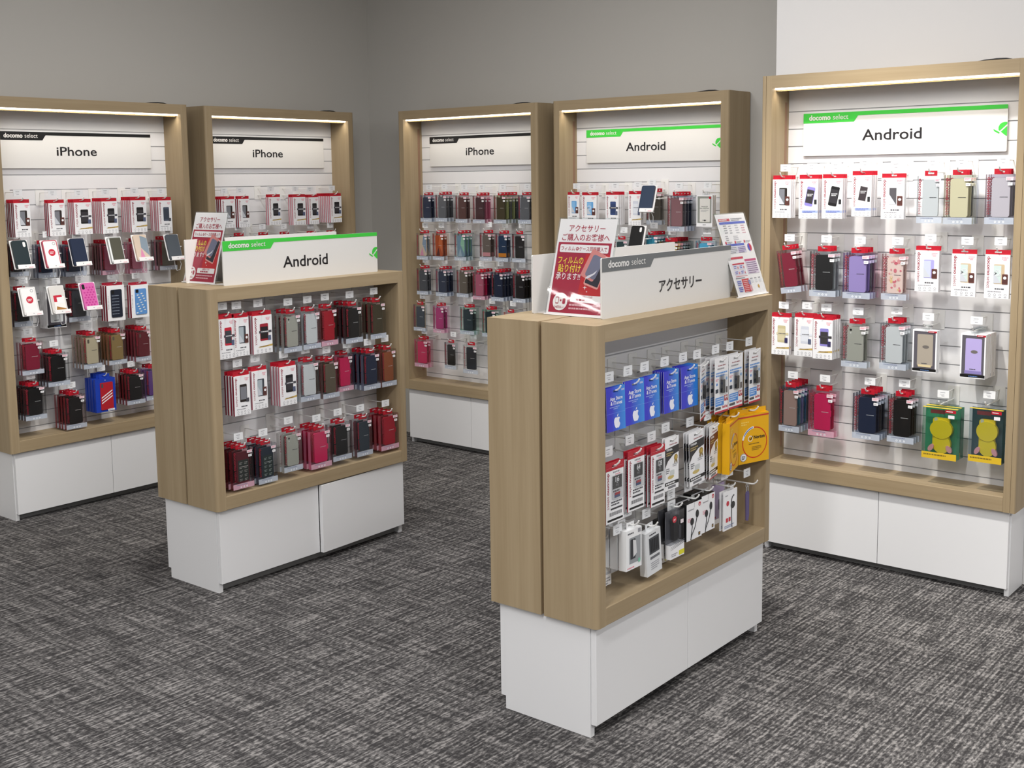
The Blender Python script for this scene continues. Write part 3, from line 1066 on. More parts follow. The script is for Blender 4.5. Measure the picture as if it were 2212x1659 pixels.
def case_template(col):
    if col in _kt:
        return _kt[col]
    body, tint, spine = KCOL[col]
    w, h, d = KW, KH, KD
    mb = MB()
    mb.box(-w / 2, w / 2, 0, d, 0, h, clear(tint), left=clear(spine, .10, .45, spine), skip='')
    brand(mb, -w / 2 + .0065, h * .945, .0165, h * .76, -.0004, M('#8a2030', .5))
    box = mb.mesh('clear_box')
    mb = MB()
    case_body(mb, col, -w * .29, w * .33, h * .145, h * .925, .0035, .0115)
    ph = mb.mesh('phone_case')
    mb = MB()
    mb.rect(-w / 2, w / 2, 0, h * .135, -.0005, clear(tint, .1, .72, '#c3cbd8' if col not in ('hotpink', 'red', 'pink', 'magenta', 'textred', 'rose') else '#dcaec0'))
    mb.bars(-w * .34, w * .34, h * .115, 1, .003, 0, -.0008, M('#8088a0', .5), 31)
    for i in range(3):
        mb.ring(-.012 + .013 * i, h * .045, .0018, .0036, -.0008, M('#e6eaf0', .5), 8)
    lab = mb.mesh('bottom_label')
    mb = MB(); mb.rbox(w * .20, w * .44, -.0011, -.0004, h * .875, h * .945, .001, M('#eadfe6', .4))
    mb.bars(w * .225, w * .42, h * .932, 2, .0022, .0016, -.0014, PINKTXT, 33)
    s1 = mb.mesh('price_sticker')
    mb = MB(); mb.rbox(w * .26, w * .42, -.0011, -.0004, h * .775, h * .835, .001, M('#efeff0', .4))
    mb.bars(w * .28, w * .40, h * .812, 1, .0022, 0, -.0014, SOFTINK, 34)
    s2 = mb.mesh('price_sticker')
    _kt[col] = [('clear_box', box, None), ('phone_case', ph, None), ('hang_tab', K_TAB, None), ('bottom_label', lab, None), ('price_sticker', s1, None), ('price_sticker', s2, None)]
    return _kt[col]


_ot = {}


def other_template(ty, attr):
    k = (ty, attr)
    if k in _ot:
        return _ot[k]
    y = -.0004
    T_ = []
    if ty == 'W':                       # white box with a window
        w, h, d = .086, .152, .013
        body = KCOL[attr][0]
        mb = MB()
        mb.box(-w / 2, w / 2, .0012, d, 0, h, PAPER, back=PAPER)
        for a in ((-w / 2, -w / 2 + .005, 0, h), (w / 2 - .005, w / 2, 0, h), (-w / 2 + .005, w / 2 - .005, h - .005, h), (-w / 2 + .005, w / 2 - .005, 0, .005)):
            mb.box(a[0], a[1], 0, .0012, a[2], a[3], PAPER)
        T_.append(('outer_box', mb.mesh('outer_box'), None))
        mb = MB()
        mb.rect(-w / 2 + .005, w / 2 - .005, .005, h - .005, .0010, M('#5d5a62' if attr != 'white' else '#8d9089', .35))
        mb.rrect(-w * .30, w * .34, h * .15, h * .90, .004, .0006, M(body, .35))
        mb.disc(0.004, h * .60, .012, .0003, M('#6f6a66', .4) if attr in ('beige', 'lavender') else M('#c9cbc2', .4), 12, .006)
        mb.bars(-w * .12, w * .2, h * .215, 1, .003, 0, .0002, DARKINK, 3)
        if attr == 'beige':
            mb.rect(-w * .26, w * .28, h * .12, h * .175, .0002, M('#d8c79e', .4))
        if attr == 'lavender':
            mb.rect(-w * .32, w * .36, h * .10, h * .17, .0002, M('#8a7fb8', .4))
        if attr == 'white':
            mb.text('Xperia XZ2', 0, h * .63, .006, .0002, DARKINK, align='c', bold=.02, width=.036)
            mb.text('Style Cover Stand', 0, h * .575, .006, .0002, DARKINK, align='c', bold=.02, width=.050)
            mb.bars(-.02, .02, h * .53, 2, .0022, .003, .0002, SOFTINK, 12)
            mb.disc(.002, h * .20, .004, .0002, BLACK, 10)
            mb.disc(w * .34, h * .92, .006, -.0003, RED, 12)
        T_.append(('window_picture', mb.mesh('window_picture'), None))
        mb = MB()
        if attr == 'white':
            mb.box(-w / 2, w / 2, -.0004, 0, 0, h * .115, PAPER)
            mb.text('SONY', 0, h * .045, .0065, -.0007, DARKINK, align='c', bold=.03)
        else:
            mb.box(-w / 2 + .001, w / 2 - .001, -.0004, 0, .003, h * .085, BLACK)
            mb.bars(-w * .15, w * .32, h * .055, 1, .0026, 0, -.0007, M('#5d7fb5', .4), 5)
        T_.append(('footer_band', mb.mesh('footer_band'), None))
        if attr != 'white':
            mb = MB()
            mb.box(w * .14, w * .49, -.0004, 0, h * .945, h * .985, RED)
            mb.bars(w * .17, w * .46, h * .972, 1, .0022, 0, -.0007, PAPER, 6)
            T_.append(('price_sticker', mb.mesh('price_sticker'), 'red sticker'))
        T_.append(('hang_tab', tab_mesh(.030, .018, .0008, h, clear('#eef1f2'), hx=.009, y=.006), 'clear plastic hang tab'))
    elif ty == 'P':                     # card box with a patterned case in its cut-out
        w, h, d = .092, .162, .013
        mb = MB(); mb.box(-w / 2, w / 2, 0, d, 0, h, PAPER, left=M('#8f2236', .5))
        mb.bars(-w * .46, -w * .40, h * .7, 10, .0025, .004, y, SOFTINK, 3)
        T_.append(('printed_box', mb.mesh('printed_box'), None))
        c = '#1e2433' if attr == 'navy' else '#5f93cf'
        mb = MB(); mb.rbox(-w * .29, w * .33, -.004, 0, h * .10, h * .88, .006, M(c, .4))
        yy = -.0044
        mb.rrect(-w * .26, -w * .10, h * .76, h * .86, .003, yy, BLACK)
        rnd = random.Random(5)
        if attr == 'navy':
            for i in range(7):
                mb.bars(-w * .25, w * .29, h * (.72 - .085 * i), 1, .0035, 0, yy, M('#7e8796', .4), 20 + i)
        else:
            for i in range(16):
                px, pz = -w * .22 + w * .46 * ((i * 7) % 16) / 15, h * .15 + h * .58 * i / 15
                mb.disc(px, pz, .005, yy, PAPER, 8, .0026)
                mb.disc(px + .003, pz + .001, .0035, yy * 1.05, M('#dfe6d8', .4), 7, .002)
        T_.append(('phone_case', mb.mesh('phone_case'), None))
        T_.append(('hang_tab', tab_mesh(w * .9, .012, .001, h, M('#a02036', .4), y=.006), None))
    elif ty == 'S':                     # blue sports case box
        w, h, d = .100, .156, .016
        B = M('#1c3fae', .4)
        mb = MB(); mb.box(-w / 2, w / 2, 0, d, 0, h, B)
        mb.flat([(-.003, h * .955), (0, h * .935), (.003, h * .955)], y, PAPER)
        T_.append(('blue_box', mb.mesh('blue_box'), None))
        mb = MB(); mb.rbox(-w * .27, w * .36, -.003, 0, h * .06, h * .88, .005, M('#b3202c', .4))
        for i in range(3):
            o_ = .013 * i
            mb.flat([(-w * .23, h * (.24) + o_), (w * .32, h * .44 + o_), (w * .32, h * .475 + o_), (-w * .23, h * .275 + o_)], -.0034, PAPER)
        mb.rrect(-w * .22, -w * .12, h * .73, h * .85, .003, -.0034, M('#4a4a52', .4))
        T_.append(('phone_case', mb.mesh('phone_case'), 'red phone case with three white stripes'))
        mb = MB(); mb.box(w * .06, w * .40, -.0042, -.0036, h * .02, h * .075, PAPER); mb.bars(w * .1, w * .36, h * .062, 1, .0028, 0, -.0045, M('#6a7fc0', .5), 4)
        T_.append(('price_sticker', mb.mesh('price_sticker'), None))
        T_.append(('hang_tab', tab_mesh(.052, .020, .002, h, B, y=.006), None))
    elif ty == 'T':                     # clear box with a plain rounded yellow case
        w, h, d = .116, .184, .034
        back = M('#35906e' if attr == 'green' else '#4a9fb8', .45)
        mb = MB()
        mb.box(-w / 2, w / 2, d - .001, d, 0, h, back)
        mb.rect(-w * .36, w * .06, h * .86, h * .935, d - .0015, M('#7a2f36', .5))
        T_.append(('backing_card', mb.mesh('backing_card'), None))
        mb = MB(); mb.box(-w / 2, w / 2, 0, d - .001, 0, h, clear('#dfeee6' if attr == 'green' else '#dfecee', .16), right=clear('#bcd6c8', .2, .25, '#2f7560' if attr == 'green' else '#356d80'))
        T_.append(('clear_box', mb.mesh('clear_box'), None))
        mb = MB()
        Y, PK = M('#e3c81e', .5), M('#dd98a0', .5)
        mb.rbox(-w * .24, w * .24, .016, .026, h * .16, h * .80, .010, Y)
        mb.prism([(.004 + .030 * math.cos(2 * PI * i / 24), h * .29 + .034 * math.sin(2 * PI * i / 24)) for i in range(24)], .010, .024, Y)
        mb.prism([(.002 + .037 * math.cos(2 * PI * i / 24), h * .58 + .034 * math.sin(2 * PI * i / 24)) for i in range(24)], .008, .024, Y)
        mb.disc(-w * .15, h * .755, .006, .0155, M('#b9bba9', .4), 12, .009)
        T_.append(('phone_case', mb.mesh('phone_case'), 'plain yellow rounded phone case'))
        for sx in (-1, 1):
            mb = MB()
            mb.prism([(sx * .030 + .010 * math.cos(2 * PI * i / 18 + sx * .5), h * .205 + .013 * math.sin(2 * PI * i / 18)) for i in range(18)], .006, .016, PK)
            T_.append(('pink_foot', mb.mesh('pink_foot'), None))
        mb = MB(); mb.box(-w / 2, w / 2, -.0006, .0, 0, h * .125, M('#d8b42c', .4)); mb.bars(-w * .44, w * .42, h * .09, 1, .0045, 0, -.001, M('#7d6a2a', .5), 4)
        T_.append(('bottom_label', mb.mesh('bottom_label'), 'yellow label along the bottom'))
        mb = MB(); mb.box(-w / 2, w / 2, 0, .012, h, h + .0015, M('#dcc443', .4)); T_.append(('top_band', mb.mesh('top_band'), None))
        mb = MB(); mb.rbox(w * .16, w * .46, -.0012, -.0004, h * .925, h * .985, .001, RED); mb.bars(w * .19, w * .43, h * .965, 1, .003, 0, -.0016, PAPER, 5)
        T_.append(('price_sticker', mb.mesh('price_sticker'), 'red sticker'))
        mb = MB(); mb.rbox(w * .24, w * .42, -.0012, -.0004, h * .82, h * .885, .001, M('#ecebec', .4)); T_.append(('price_sticker', mb.mesh('price_sticker'), None))
        T_.append(('hang_tab', tab_mesh(.036, .020, .0008, h + .0015, clear('#eef1f2'), hx=.009, y=.012), 'clear plastic hang tab'))
    elif ty == 'G':                     # gift card
        w, h = .086, .122
        mb = MB()
        z = h * .90
        grey = M('#8d909c', .5)
        for a in ((-w / 2, w / 2, 0, z - .003), (-w / 2, w / 2, z + .003, h), (-w / 2, -.011, z - .003, z + .003), (.011, w / 2, z - .003, z + .003)):
            mb.box(a[0], a[1], 0, .0009, a[2], a[3], BLUECARD, back=grey, left=M('#c8cbe0', .5), right=M('#c8cbe0', .5))
        W_ = M('#e9ebf6', .4)
        mb.text('App Store', .001, h * .70, .0140, y, W_, align='c', bold=.02, width=.056)
        mb.text('& iTunes', .001, h * .595, .0140, y, W_, align='c', bold=.02, width=.052)
        mb.bars(-.028, .030, h * .555, 1, .0024, 0, y, M('#9db2ea', .4), 3)
        mb.bars(-.012, .014, h * .515, 1, .0024, 0, y, M('#9db2ea', .4), 4)
        mb.text(attr, .038, h * .885, .0075, y, W_, align='r', bold=.01)
        mb.rect(-w / 2, w / 2, h * .405, h * .409, y, M('#8ea6ea', .4))
        # fruit emblem
        s_ = .0165
        ap = [(0, -.92), (.26, -1.0), (.52, -.86), (.74, -.52), (.80, -.28), (.58, -.06), (.52, .22), (.60, .46), (.74, .62), (.55, .80), (.28, .84), (0, .74), (-.28, .84), (-.58, .78), (-.78, .52), (-.86, .16), (-.78, -.32), (-.56, -.78), (-.30, -1.0)]
        mb.flat([(.003 + px * s_, h * .19 + pz * s_) for px, pz in ap], y, W_)
        mb.flat([(.003 + px * s_, h * .19 + pz * s_) for px, pz in [(.02, .90), (.30, 1.10), (.36, 1.40), (.10, 1.22), (0, 1.02)]], y, W_)
        T_.append(('card', mb.mesh('card'), None))
    elif ty == 'U':                     # memory stick on a white card
        w, h = .080, .166
        mb = MB()
        z = h * .925
        for a in ((-w / 2, w / 2, 0, z - .0035), (-w / 2, w / 2, z + .0035, h), (-w / 2, -.013, z - .0035, z + .0035), (.013, w / 2, z - .0035, z + .0035)):
            mb.box(a[0], a[1], 0, .0012, a[2], a[3], PAPER, back=M('#c9cace', .5))
        mb.text('docomo select', 0, h * .845, .0062, y, INK, align='c', bold=.02, width=.046)
        mb.bars(-.026, .028, h * .81, 1, .0045, 0, y, SOFTINK, 3)
        mb.bars(-.034, .034, h * .735, 2, .0045, .0032, y, M('#5b97dc', .4), 4)
        mb.bars(-.036, -.018, h * .62, 2, .0022, .0016, y, PINKTXT, 5)
        mb.disc(-.028, h * .525, .0042, y, M('#3e7fd0', .4), 12)
        mb.disc(.030, h * .60, .0050, y, M('#7fb2e6', .4), 12)
        mb.rect(-.036, -.020, h * .37, h * .44, y, M('#39404c', .4))
        mb.rect(.026, .036, h * .34, h * .45, y, M('#463c3e', .4))
        mb.rrect(-.036, .014, h * .13, h * .285, .001, y, M('#4f8fdb', .4))
        mb.bars(-.032, .010, h * .265, 3, .0035, .0030, y * 2, M('#cfe0f6', .4), 6)
        mb.rect(.017, .038, h * .195, h * .30, y, M('#b01c2c', .4))
        mb.text('64', .0275, h * .235, .0145, y * 2, PAPER, align='c', bold=.03, width=.016)
        mb.text('GB', .0275, h * .205, .005, y * 2, PAPER, align='c')
        mb.text('SanDisk', .038, h * .075, .0105, y, M('#c23242', .4), align='r', bold=.03, width=.034)
        mb.rect(-.036, -.004, h * .062, h * .108, y, M('#4d4d52', .4))
        mb.rect(-w / 2, w / 2, 0, h * .035, y, M('#b9273a', .4))
        T_.append(('card', mb.mesh('card'), None))
        mb = MB(); mb.rbox(-.0065, .0085, -.008, -.0005, h * .36, h * .60, .002, M('#1c1c20', .35)); mb.box(-.0035, .0055, -.006, -.002, h * .60, h * .665, M('#b8bbc0', .3, 1))
        T_.append(('memory_stick', mb.mesh('memory_stick'), None))
        mb = MB(); mb.rbox(-.013, .016, -.011, -.0002, h * .34, h * .69, .004, clear('#f0f3f5', .16)); T_.append(('clear_blister', mb.mesh('clear_blister'), None))
    elif ty == 'R':                     # memory card pack
        w, h = .076, .164
        mb = MB()
        z = h * .935
        for a in ((-w / 2, w / 2, 0, z - .003), (-w / 2, w / 2, z + .003, h), (-w / 2, -.012, z - .003, z + .003), (.012, w / 2, z - .003, z + .003)):
            mb.box(a[0], a[1], 0, .003, a[2], a[3], PAPER if a[3] < h * .95 else RED, left=M('#a01a30', .5))
        mb.rect(-w / 2, w / 2, h * .87, z - .003, y, RED)
        brand(mb, -w / 2 + .0065, h * .84, .0135, h * .60, y, INK)
        mb.bars(-.008, .030, h * .845, 1, .0042, 0, y, SOFTINK, 3)
        mb.bars(.002, .030, h * .80, 1, .0026, 0, y, PINKTXT, 4)
        mb.rect(-.010, .030, h * .55, h * .765, y, M('#222225', .35))
        mb.text(attr, .010, h * .665, .0190, y * 2, PAPER, align='c', bold=.03, width=.016 if len(attr) == 2 else .022)
        mb.text('GB', .010, h * .635, .0050, y * 2, PAPER, align='c')
        mb.text('90', .010, h * .585, .009, y * 2, M('#8f8f94', .4), align='c', width=.012)
        mb.bars(-.008, .030, h * .525, 1, .0042, 0, y, DARKINK, 5)
        mb.rect(-.002, .022, h * .40, h * .485, y, M('#47598c', .4))
        mb.flat([(-.002, h * .445), (.022, h * .445), (.022, h * .485), (.002, h * .485)], y * 2, M('#b5242f', .4))
        mb.bars(-.016, .030, h * .35, 2, .0040, .0030, y, DARKINK, 6)
        mb.rect(-.018, .032, h * .215, h * .245, y, M('#3d3d42', .4))
        for i in range(18):
            mb.rect(-.024 + .003 * i, -.024 + .003 * i + (.0018 if i % 3 else .0009), h * .115, h * .175, y, M('#5c5c61', .4))
        mb.rrect(-.032, .034, h * .03, h * .065, .002, y, BLACK)
        T_.append(('card', mb.mesh('card'), None))
        mb = MB(); mb.rbox(-.014, .034, -.006, -.0004, h * .38, h * .775, .003, clear('#f0f2f4', .14)); T_.append(('clear_blister', mb.mesh('clear_blister'), None))
    elif ty == 'O':                     # black and white memory card pack with rosette
        w, h = .078, .160
        mb = MB()
        z = h * .93
        dk = M('#232225', .35) if attr == 'gold' else M('#5e2226', .35)
        for a in ((-w / 2, w / 2, 0, z - .003), (-w / 2, w / 2, z + .003, h), (-w / 2, -.012, z - .003, z + .003), (.012, w / 2, z - .003, z + .003)):
            mb.box(a[0], a[1], 0, .0012, a[2], a[3], PAPER, back=M('#b9babd', .5))
        mb.text('docomo select', .008, h * .855, .0062, y, INK, align='c', bold=.02, width=.046)
        mb.flat([(-w / 2, h * .44), (-w * .30, h * .56), (w * .10, h * .66), (w / 2, h * .69), (w / 2, h * .835), (-w / 2, h * .80)], y, dk)
        mb.text('TOSHIBA', -.033, h * .755, .0085, y * 2, PAPER, bold=.03, width=.034)
        mb.bars(-.033, .006, h * .72, 2, .0034, .0028, y * 2, M('#b9a36a', .4), 3)
        mb.bars(-.033, -.014, h * .42, 3, .0030, .0030, y, DARKINK, 4)
        mb.rrect(-.012, .014, h * .27, h * .37, .003, y, M('#ccd0cf', .4))
        mb.bars(.004, .034, h * .48, 2, .0026, .0026, y, SOFTINK, 5)
        mb.disc(-.006, h * .245, .018, y * .6, M('#c9b368', .4), 18, .006)
        mb.rect(-w / 2, w / 2, h * .095, h * .16, y, BLACK)
        mb.bars(-.034, .034, h * .142, 1, .0045, 0, y * 2, PAPER, 6)
        mb.rect(-.022, .022, h * .03, h * .075, y, M('#77777c', .4))
        if attr == 'red':
            mb.rect(-w / 2, w / 2, 0, h * .02, y, RED)
        T_.append(('card', mb.mesh('card'), None))
        mb = MB()
        pts = []
        for i in range(24):
            r = .0105 if i % 2 else .0088
            pts.append((.022 + r * math.cos(2 * PI * i / 24), h * .595 + r * math.sin(2 * PI * i / 24)))
        mb.prism(pts, -.0012, -.0005, M('#a3873a', .35, .4))
        mb.disc(.022, h * .595, .006, -.0014, M('#c9ac55', .35, .4), 14)
        mb.flat([(.015, h * .545), (.021, h * .55), (.018, h * .48), (.015, h * .50), (.012, h * .485)], -.0008, M('#7d6526', .4))
        mb.flat([(.023, h * .55), (.029, h * .545), (.032, h * .485), (.029, h * .50), (.026, h * .48)], -.0008, M('#7d6526', .4))
        T_.append(('rosette', mb.mesh('rosette'), 'gold rosette'))
    elif ty == 'N':                     # yellow software box
        w, h, d = .122, .156, .022
        Yl = M('#e5ab10', .4)
        mb = MB(); mb.box(-w / 2, w / 2, 0, d, 0, h, Yl)
        mb.rect(-w / 2, w / 2, h * .935, h * .965, y, M('#c0392f', .4))
        mb.ring(.004, h * .41, .047, .050, y, M('#c8281c', .4), 36)
        mb.ring(.004, h * .41, .046, .053, y * 2, M('#e9e9ee', .4), 12, 95, 165)
        mb.ring(.004, h * .41, .048, .051, y * 3, M('#5878b8', .4), 10, 100, 150)
        mb.disc(-.014, h * .50, .0095, y * 2, PAPER, 20)
        mb.disc(-.014, h * .50, .0075, y * 3, Yl, 20)
        mb.flat([(-.019, h * .50), (-.0165, h * .515), (-.0135, h * .495), (-.006, h * .555), (-.004, h * .55), (-.0125, h * .468)], y * 4, BLACK)
        mb.text('Norton', .000, h * .485, .0150, y * 2, M('#26241e', .4), bold=.03, width=.044)
        mb.bars(-.020, .036, h * .40, 1, .0032, 0, y * 2, M('#8a6a1a', .5), 3)
        mb.bars(-.008, .030, h * .33, 3, .0024, .0024, y * 2, M('#8a6a1a', .5), 4)
        mb.bars(-.05, -.02, h * .86, 2, .004, .003, y * 2, M('#f0cc5c', .5), 5)
        mb.disc(-.042, h * .135, .013, y * 2, PAPER, 20)
        mb.ring(-.042, h * .135, .0115, .0125, y * 3, DARKINK, 20)
        mb.bars(-.049, -.035, h * .165, 3, .0028, .0014, y * 3, DARKINK, 6)
        T_.append(('printed_box', mb.mesh('printed_box'), None))
        T_.append(('hang_tab', tab_mesh(w * .95, .016, .0012, h, Yl, hx=.012, y=.010), None))
    elif ty == 'H':                     # small accessory boxes
        w, h, d = .070, .118, .024
        g = {'white': '#f0f1f2', 'grey': '#b9bcc4', 'cable': '#dcdee0'}[attr]
        mb = MB(); mb.box(-w / 2, w / 2, 0, d, 0, h, M(g, .4))
        if attr == 'white':
            mb.bars(-.028, .006, h * .93, 1, .0045, 0, y, DARKINK, 3)
            mb.rect(.018, .030, h * .87, h * .97, y, SOFTINK)
            mb.rect(-w * .30, w * .42, h * .15, h * .80, y, M('#9a9ea2', .3))
            mb.rrect(-w * .24, .006, h * .26, h * .76, .003, y * 2, M('#3b3d41', .35))
            mb.flat([(-.004, h * .30), (.012, h * .38), (.008, h * .70), (-.006, h * .74)], y * 3, M('#d9dadb', .35))
            mb.rect(.018, .027, h * .12, h * .22, y * 3, M('#7fc4a8', .4))
            mb.bars(-.030, .012, h * .07, 1, .004, 0, y, PINKTXT, 4)
        elif attr == 'cable':
            mb.rect(-w * .30, w * .38, h * .48, h * .86, y, M('#4a4d52', .3))
            for i in range(5):
                mb.rrect(-w * .22 + .008 * i, -w * .22 + .008 * i + .0055, h * .52, h * .82, .002, y * 2, M('#1f2024', .4))
            mb.bars(-.018, .022, h * .94, 1, .004, 0, y, DARKINK, 5)
            mb.rect(-.018, .026, h * .36, h * .42, y, M('#6b6d72', .4))
            mb.bars(-.016, .022, h * .28, 4, .0025, .003, y, SOFTINK, 6)
        else:
            mb.rect(-w / 2, w / 2, 0, h * .24, y, PAPER)
            mb.bars(-.01, .03, h * .18, 3, .004, .003, y * 2, SOFTINK, 7)
            mb.rrect(-.02, .03, h * .3, h * .75, .003, y, M('#d9dadd', .4))
        # narrow-side lettering rows
        T_.append(('printed_box', mb.mesh('printed_box'), None))
        T_.append(('hang_tab', tab_mesh(.034, .018, .001, h, M(g, .4), hx=.009, y=.012), None))
    elif ty == 'B':                     # grey blister earphones
        w, h, d = .070, .140, .018
        mb = MB(); mb.box(-w / 2, w / 2, d - .002, d, 0, h, M('#6d6e74', .4))
        mb.box(-w / 2, w / 2, -.0002, d - .002, 0, h * .30, PAPER)
        mb.rect(w * .12, w / 2, h * .03, h * .13, y * 2, M('#dfd832', .4))
        if attr == 'iss':
            mb.text('ISS', .026, h * .165, .022, y * 2, BLACK, align='r', bold=.05, width=.036)
            mb.disc(-.012, h * .09, .006, y * 2, DARKINK, 12)
        else:
            for i in range(3):
                mb.flat([(-w / 2, h * (.20 + .03 * i)), (w / 2, h * (.27 + .03 * i)), (w / 2, h * (.285 + .03 * i)), (-w / 2, h * (.205 + .03 * i))], y * 2, M('#5a5c62', .4))
            mb.bars(-.03, .0, h * .11, 2, .0025, .003, y * 2, SOFTINK, 5)
        T_.append(('backing_card', mb.mesh('backing_card'), None))
        mb = MB(); mb.box(-w / 2, w / 2, 0, d - .002, h * .30, h, clear('#c9ccd2', .16)); T_.append(('clear_box', mb.mesh('clear_box'), None))
        mb = MB(); mb.rbox(-.012, .010, .004, .014, h * .36, h * .82, .004, M('#26262a', .4)); mb.rbox(.014, .026, .004, .014, h * .36, h * .66, .004, M('#4c4d53', .4)); mb.rbox(-.002, .020, .003, .012, h * .80, h * .88, .003, M('#1b1b1e', .4))
        T_.append(('earphones', mb.mesh('earphones'), None))
        mb = MB(); mb.prism([(-.015 + .010 * math.cos(2 * PI * i / 20), h * .84 + .010 * math.sin(2 * PI * i / 20)) for i in range(20)], -.001, -.0002, M('#c32a3c', .4)); mb.bars(-.021, -.010, h * .85, 2, .002, .0015, -.0014, PAPER, 6)
        T_.append(('round_sticker', mb.mesh('round_sticker'), 'red round sticker'))
        mb = MB(); mb.rbox(.016, .030, -.001, -.0002, h * .70, h * .78, .001, M('#e6dadd', .4)); T_.append(('price_sticker', mb.mesh('price_sticker'), None))
        T_.append(('hang_tab', tab_mesh(.036, .018, .001, h, clear('#e3e6e8'), hx=.009, y=.010), None))
    elif ty == 'L':                     # white earphone box with black sides
        w, h, d = .080, .112, .028
        mb = MB(); mb.box(-w / 2, w / 2, 0, d, 0, h, BLACK, front=PAPER)
        mb.bars(-.034, .010, h * .84, 1, .0035, 0, y, SOFTINK, 3)
        mb.bars(-.034, -.014, h * .60, 3, .0022, .002, y, PINKTXT, 4)
        mb.disc(.028, h * .90, .0065, y, M('#c32a3c', .4), 18)
        mb.bars(.024, .032, h * .91, 2, .0016, .001, y * 2, PAPER, 5)
        mb.rect(.022, .032, h * .05, h * .14, y, M('#2a2015', .4)); mb.rect(.025, .029, h * .075, h * .115, y * 2, M('#b98c35', .4))
        mb.rect(-.001, .001, h * .86, h, y * 2, M('#c9c9cc', .4))
        T_.append(('printed_box', mb.mesh('printed_box'), None))
        mb = MB()
        ink = M('#1d1d1f', .4)
        mb.prism([(-.012 + .009 * math.cos(2 * PI * i / 18), h * .50 + .011 * math.sin(2 * PI * i / 18)) for i in range(18)], -.0012, -.0004, ink)
        mb.prism([(.015 + .008 * math.cos(2 * PI * i / 18), h * .66 + .012 * math.sin(2 * PI * i / 18)) for i in range(18)], -.0012, -.0004, ink)
        mb.tube([(-.012, -.0008, h * .42), (-.011, -.0008, h * .36), (-.015, -.0008, h * .20), (-.018, -.0008, h * .01)], .0011, ink, 5)
        mb.tube([(.013, -.0008, h * .58), (.010, -.0008, h * .48), (.002, -.0008, h * .30), (-.014, -.0008, h * .12), (-.019, -.0008, h * .01)], .0011, ink, 5)
        T_.append(('earphone_picture', mb.mesh('earphone_picture'), None))
        T_.append(('hang_tab', tab_mesh(.034, .016, .0008, h, clear('#eef0f2'), hx=.009, y=.010), 'clear plastic hang tab'))
    elif ty == 'Q':                     # flat packets
        w, h = .076, .118
        if attr == 'hook':
            mb = MB(); mb.box(-w / 2, w / 2, 0, .004, 0, h, PAPER)
            mb.bars(-.030, -.010, h * .90, 1, .003, 0, y, SOFTINK, 3)
            mb.bars(-.034, .020, h * .12, 2, .003, .002, y, M('#8a94b8', .4), 4)
            mb.rrect(-.026, -.014, h * .20, h * .31, .002, y, M('#c32a3c', .4)); mb.rrect(-.011, .001, h * .20, h * .31, .002, y, M('#c32a3c', .4))
            mb.disc(-.016, h * .68, .008, y, M('#c32a3c', .4), 18)
            ink = BLACK
            mb.disc(.013, h * .60, .012, y * 2, ink, 18, .011)
            mb.ring(.022, h * .70, .015, .019, y * 2, ink, 14, 95, 200)
            mb.rect(.004, .008, h * .36, h * .58, y * 2, ink)
            mb.tube([(.006, -.0008, h * .36), (.007, -.0008, h * .2), (.009, -.0008, h * .02)], .0011, ink, 5)
        else:
            mb = MB(); mb.box(-w / 2, w / 2, 0, .006, 0, h, M('#b3a4c8', .4)); mb.rrect(-.002, .004, h * .25, h * .55, .002, y, M('#4b4466', .4)); mb.rect(-.034, -.02, h * .04, h * .09, y, RED)
        T_.append(('packet', mb.mesh('packet'), None))
        T_.append(('hang_tab', tab_mesh(.030, .016, .0008, h, clear('#eef0f2'), hx=.009, y=.001), 'clear plastic hang tab'))
    _ot[k] = T_
    return T_


# type: width, height, depth, hook height above the bottom, step between items
GEO = {'F': (FW, FH, FD, FH + .0090, .0150), 'K': (KW, KH, KD, KH + .0100, .0265), 'W': (.086, .152, .013, .152 + .010, .0155), 'P': (.092, .162, .0175, .162 + .007, .0200),
       'S': (.100, .156, .0205, .156 + .011, .0240), 'T': (.116, .184, .034, .184 + .013, .0400), 'G': (.086, .122, .001, .122 * .90, .0050), 'U': (.080, .166, .0125, .166 * .925, .0165),
       'R': (.076, .164, .0095, .164 * .935, .0125), 'O': (.078, .160, .003, .160 * .93, .0090), 'N': (.122, .156, .022, .156 + .009, .0260), 'H': (.070, .118, .024, .118 + .010, .0290),
       'B': (.070, .140, .020, .140 + .010, .0240), 'L': (.080, .112, .0285, .112 + .009, .0350), 'Q': (.076, .118, .006, .118 + .009, .0110)}
NAME = {'F': 'film_package', 'K': 'case_package', 'W': 'window_box', 'P': 'pattern_box', 'S': 'sports_case_box', 'T': 'toy_case_box', 'G': 'gift_card', 'U': 'memory_stick_pack',
        'R': 'memory_card_pack', 'O': 'memory_card_pack', 'N': 'software_box', 'H': 'accessory_box', 'B': 'earphone_blister', 'L': 'earphone_box', 'Q': 'earphone_packet'}
CAT = {'F': 'screen film', 'K': 'phone case', 'W': 'phone case', 'P': 'phone case', 'S': 'phone case', 'T': 'phone case', 'G': 'gift card', 'U': 'memory stick', 'R': 'memory card', 'O': 'memory card',
       'N': 'software box', 'H': 'accessory box', 'B': 'earphones', 'L': 'earphones', 'Q': 'earphones'}
CNAME = {'clear2': 'frosted clear', 'paleyellow': 'pale yellow', 'greybrown': 'grey-brown', 'darkteal': 'dark teal', 'skyblue': 'sky-blue', 'darkgrey': 'dark grey', 'twocream': 'cream-and-blue', 'twoorange': 'two-tone orange',
         'twomint': 'blue-and-mint', 'twopink': 'grey-and-pink', 'twonavy': 'navy-and-orange', 'mint': 'dark mint-edged', 'whiteblack': 'black white-edged', 'goldbeige': 'gold-beige', 'darkred': 'dark red', 'blackred': 'black red-spined',
         'textred': 'dark red lettered', 'textnavy': 'navy lettered', 'hotpink': 'hot pink', 'silver': 'silver-grey'}


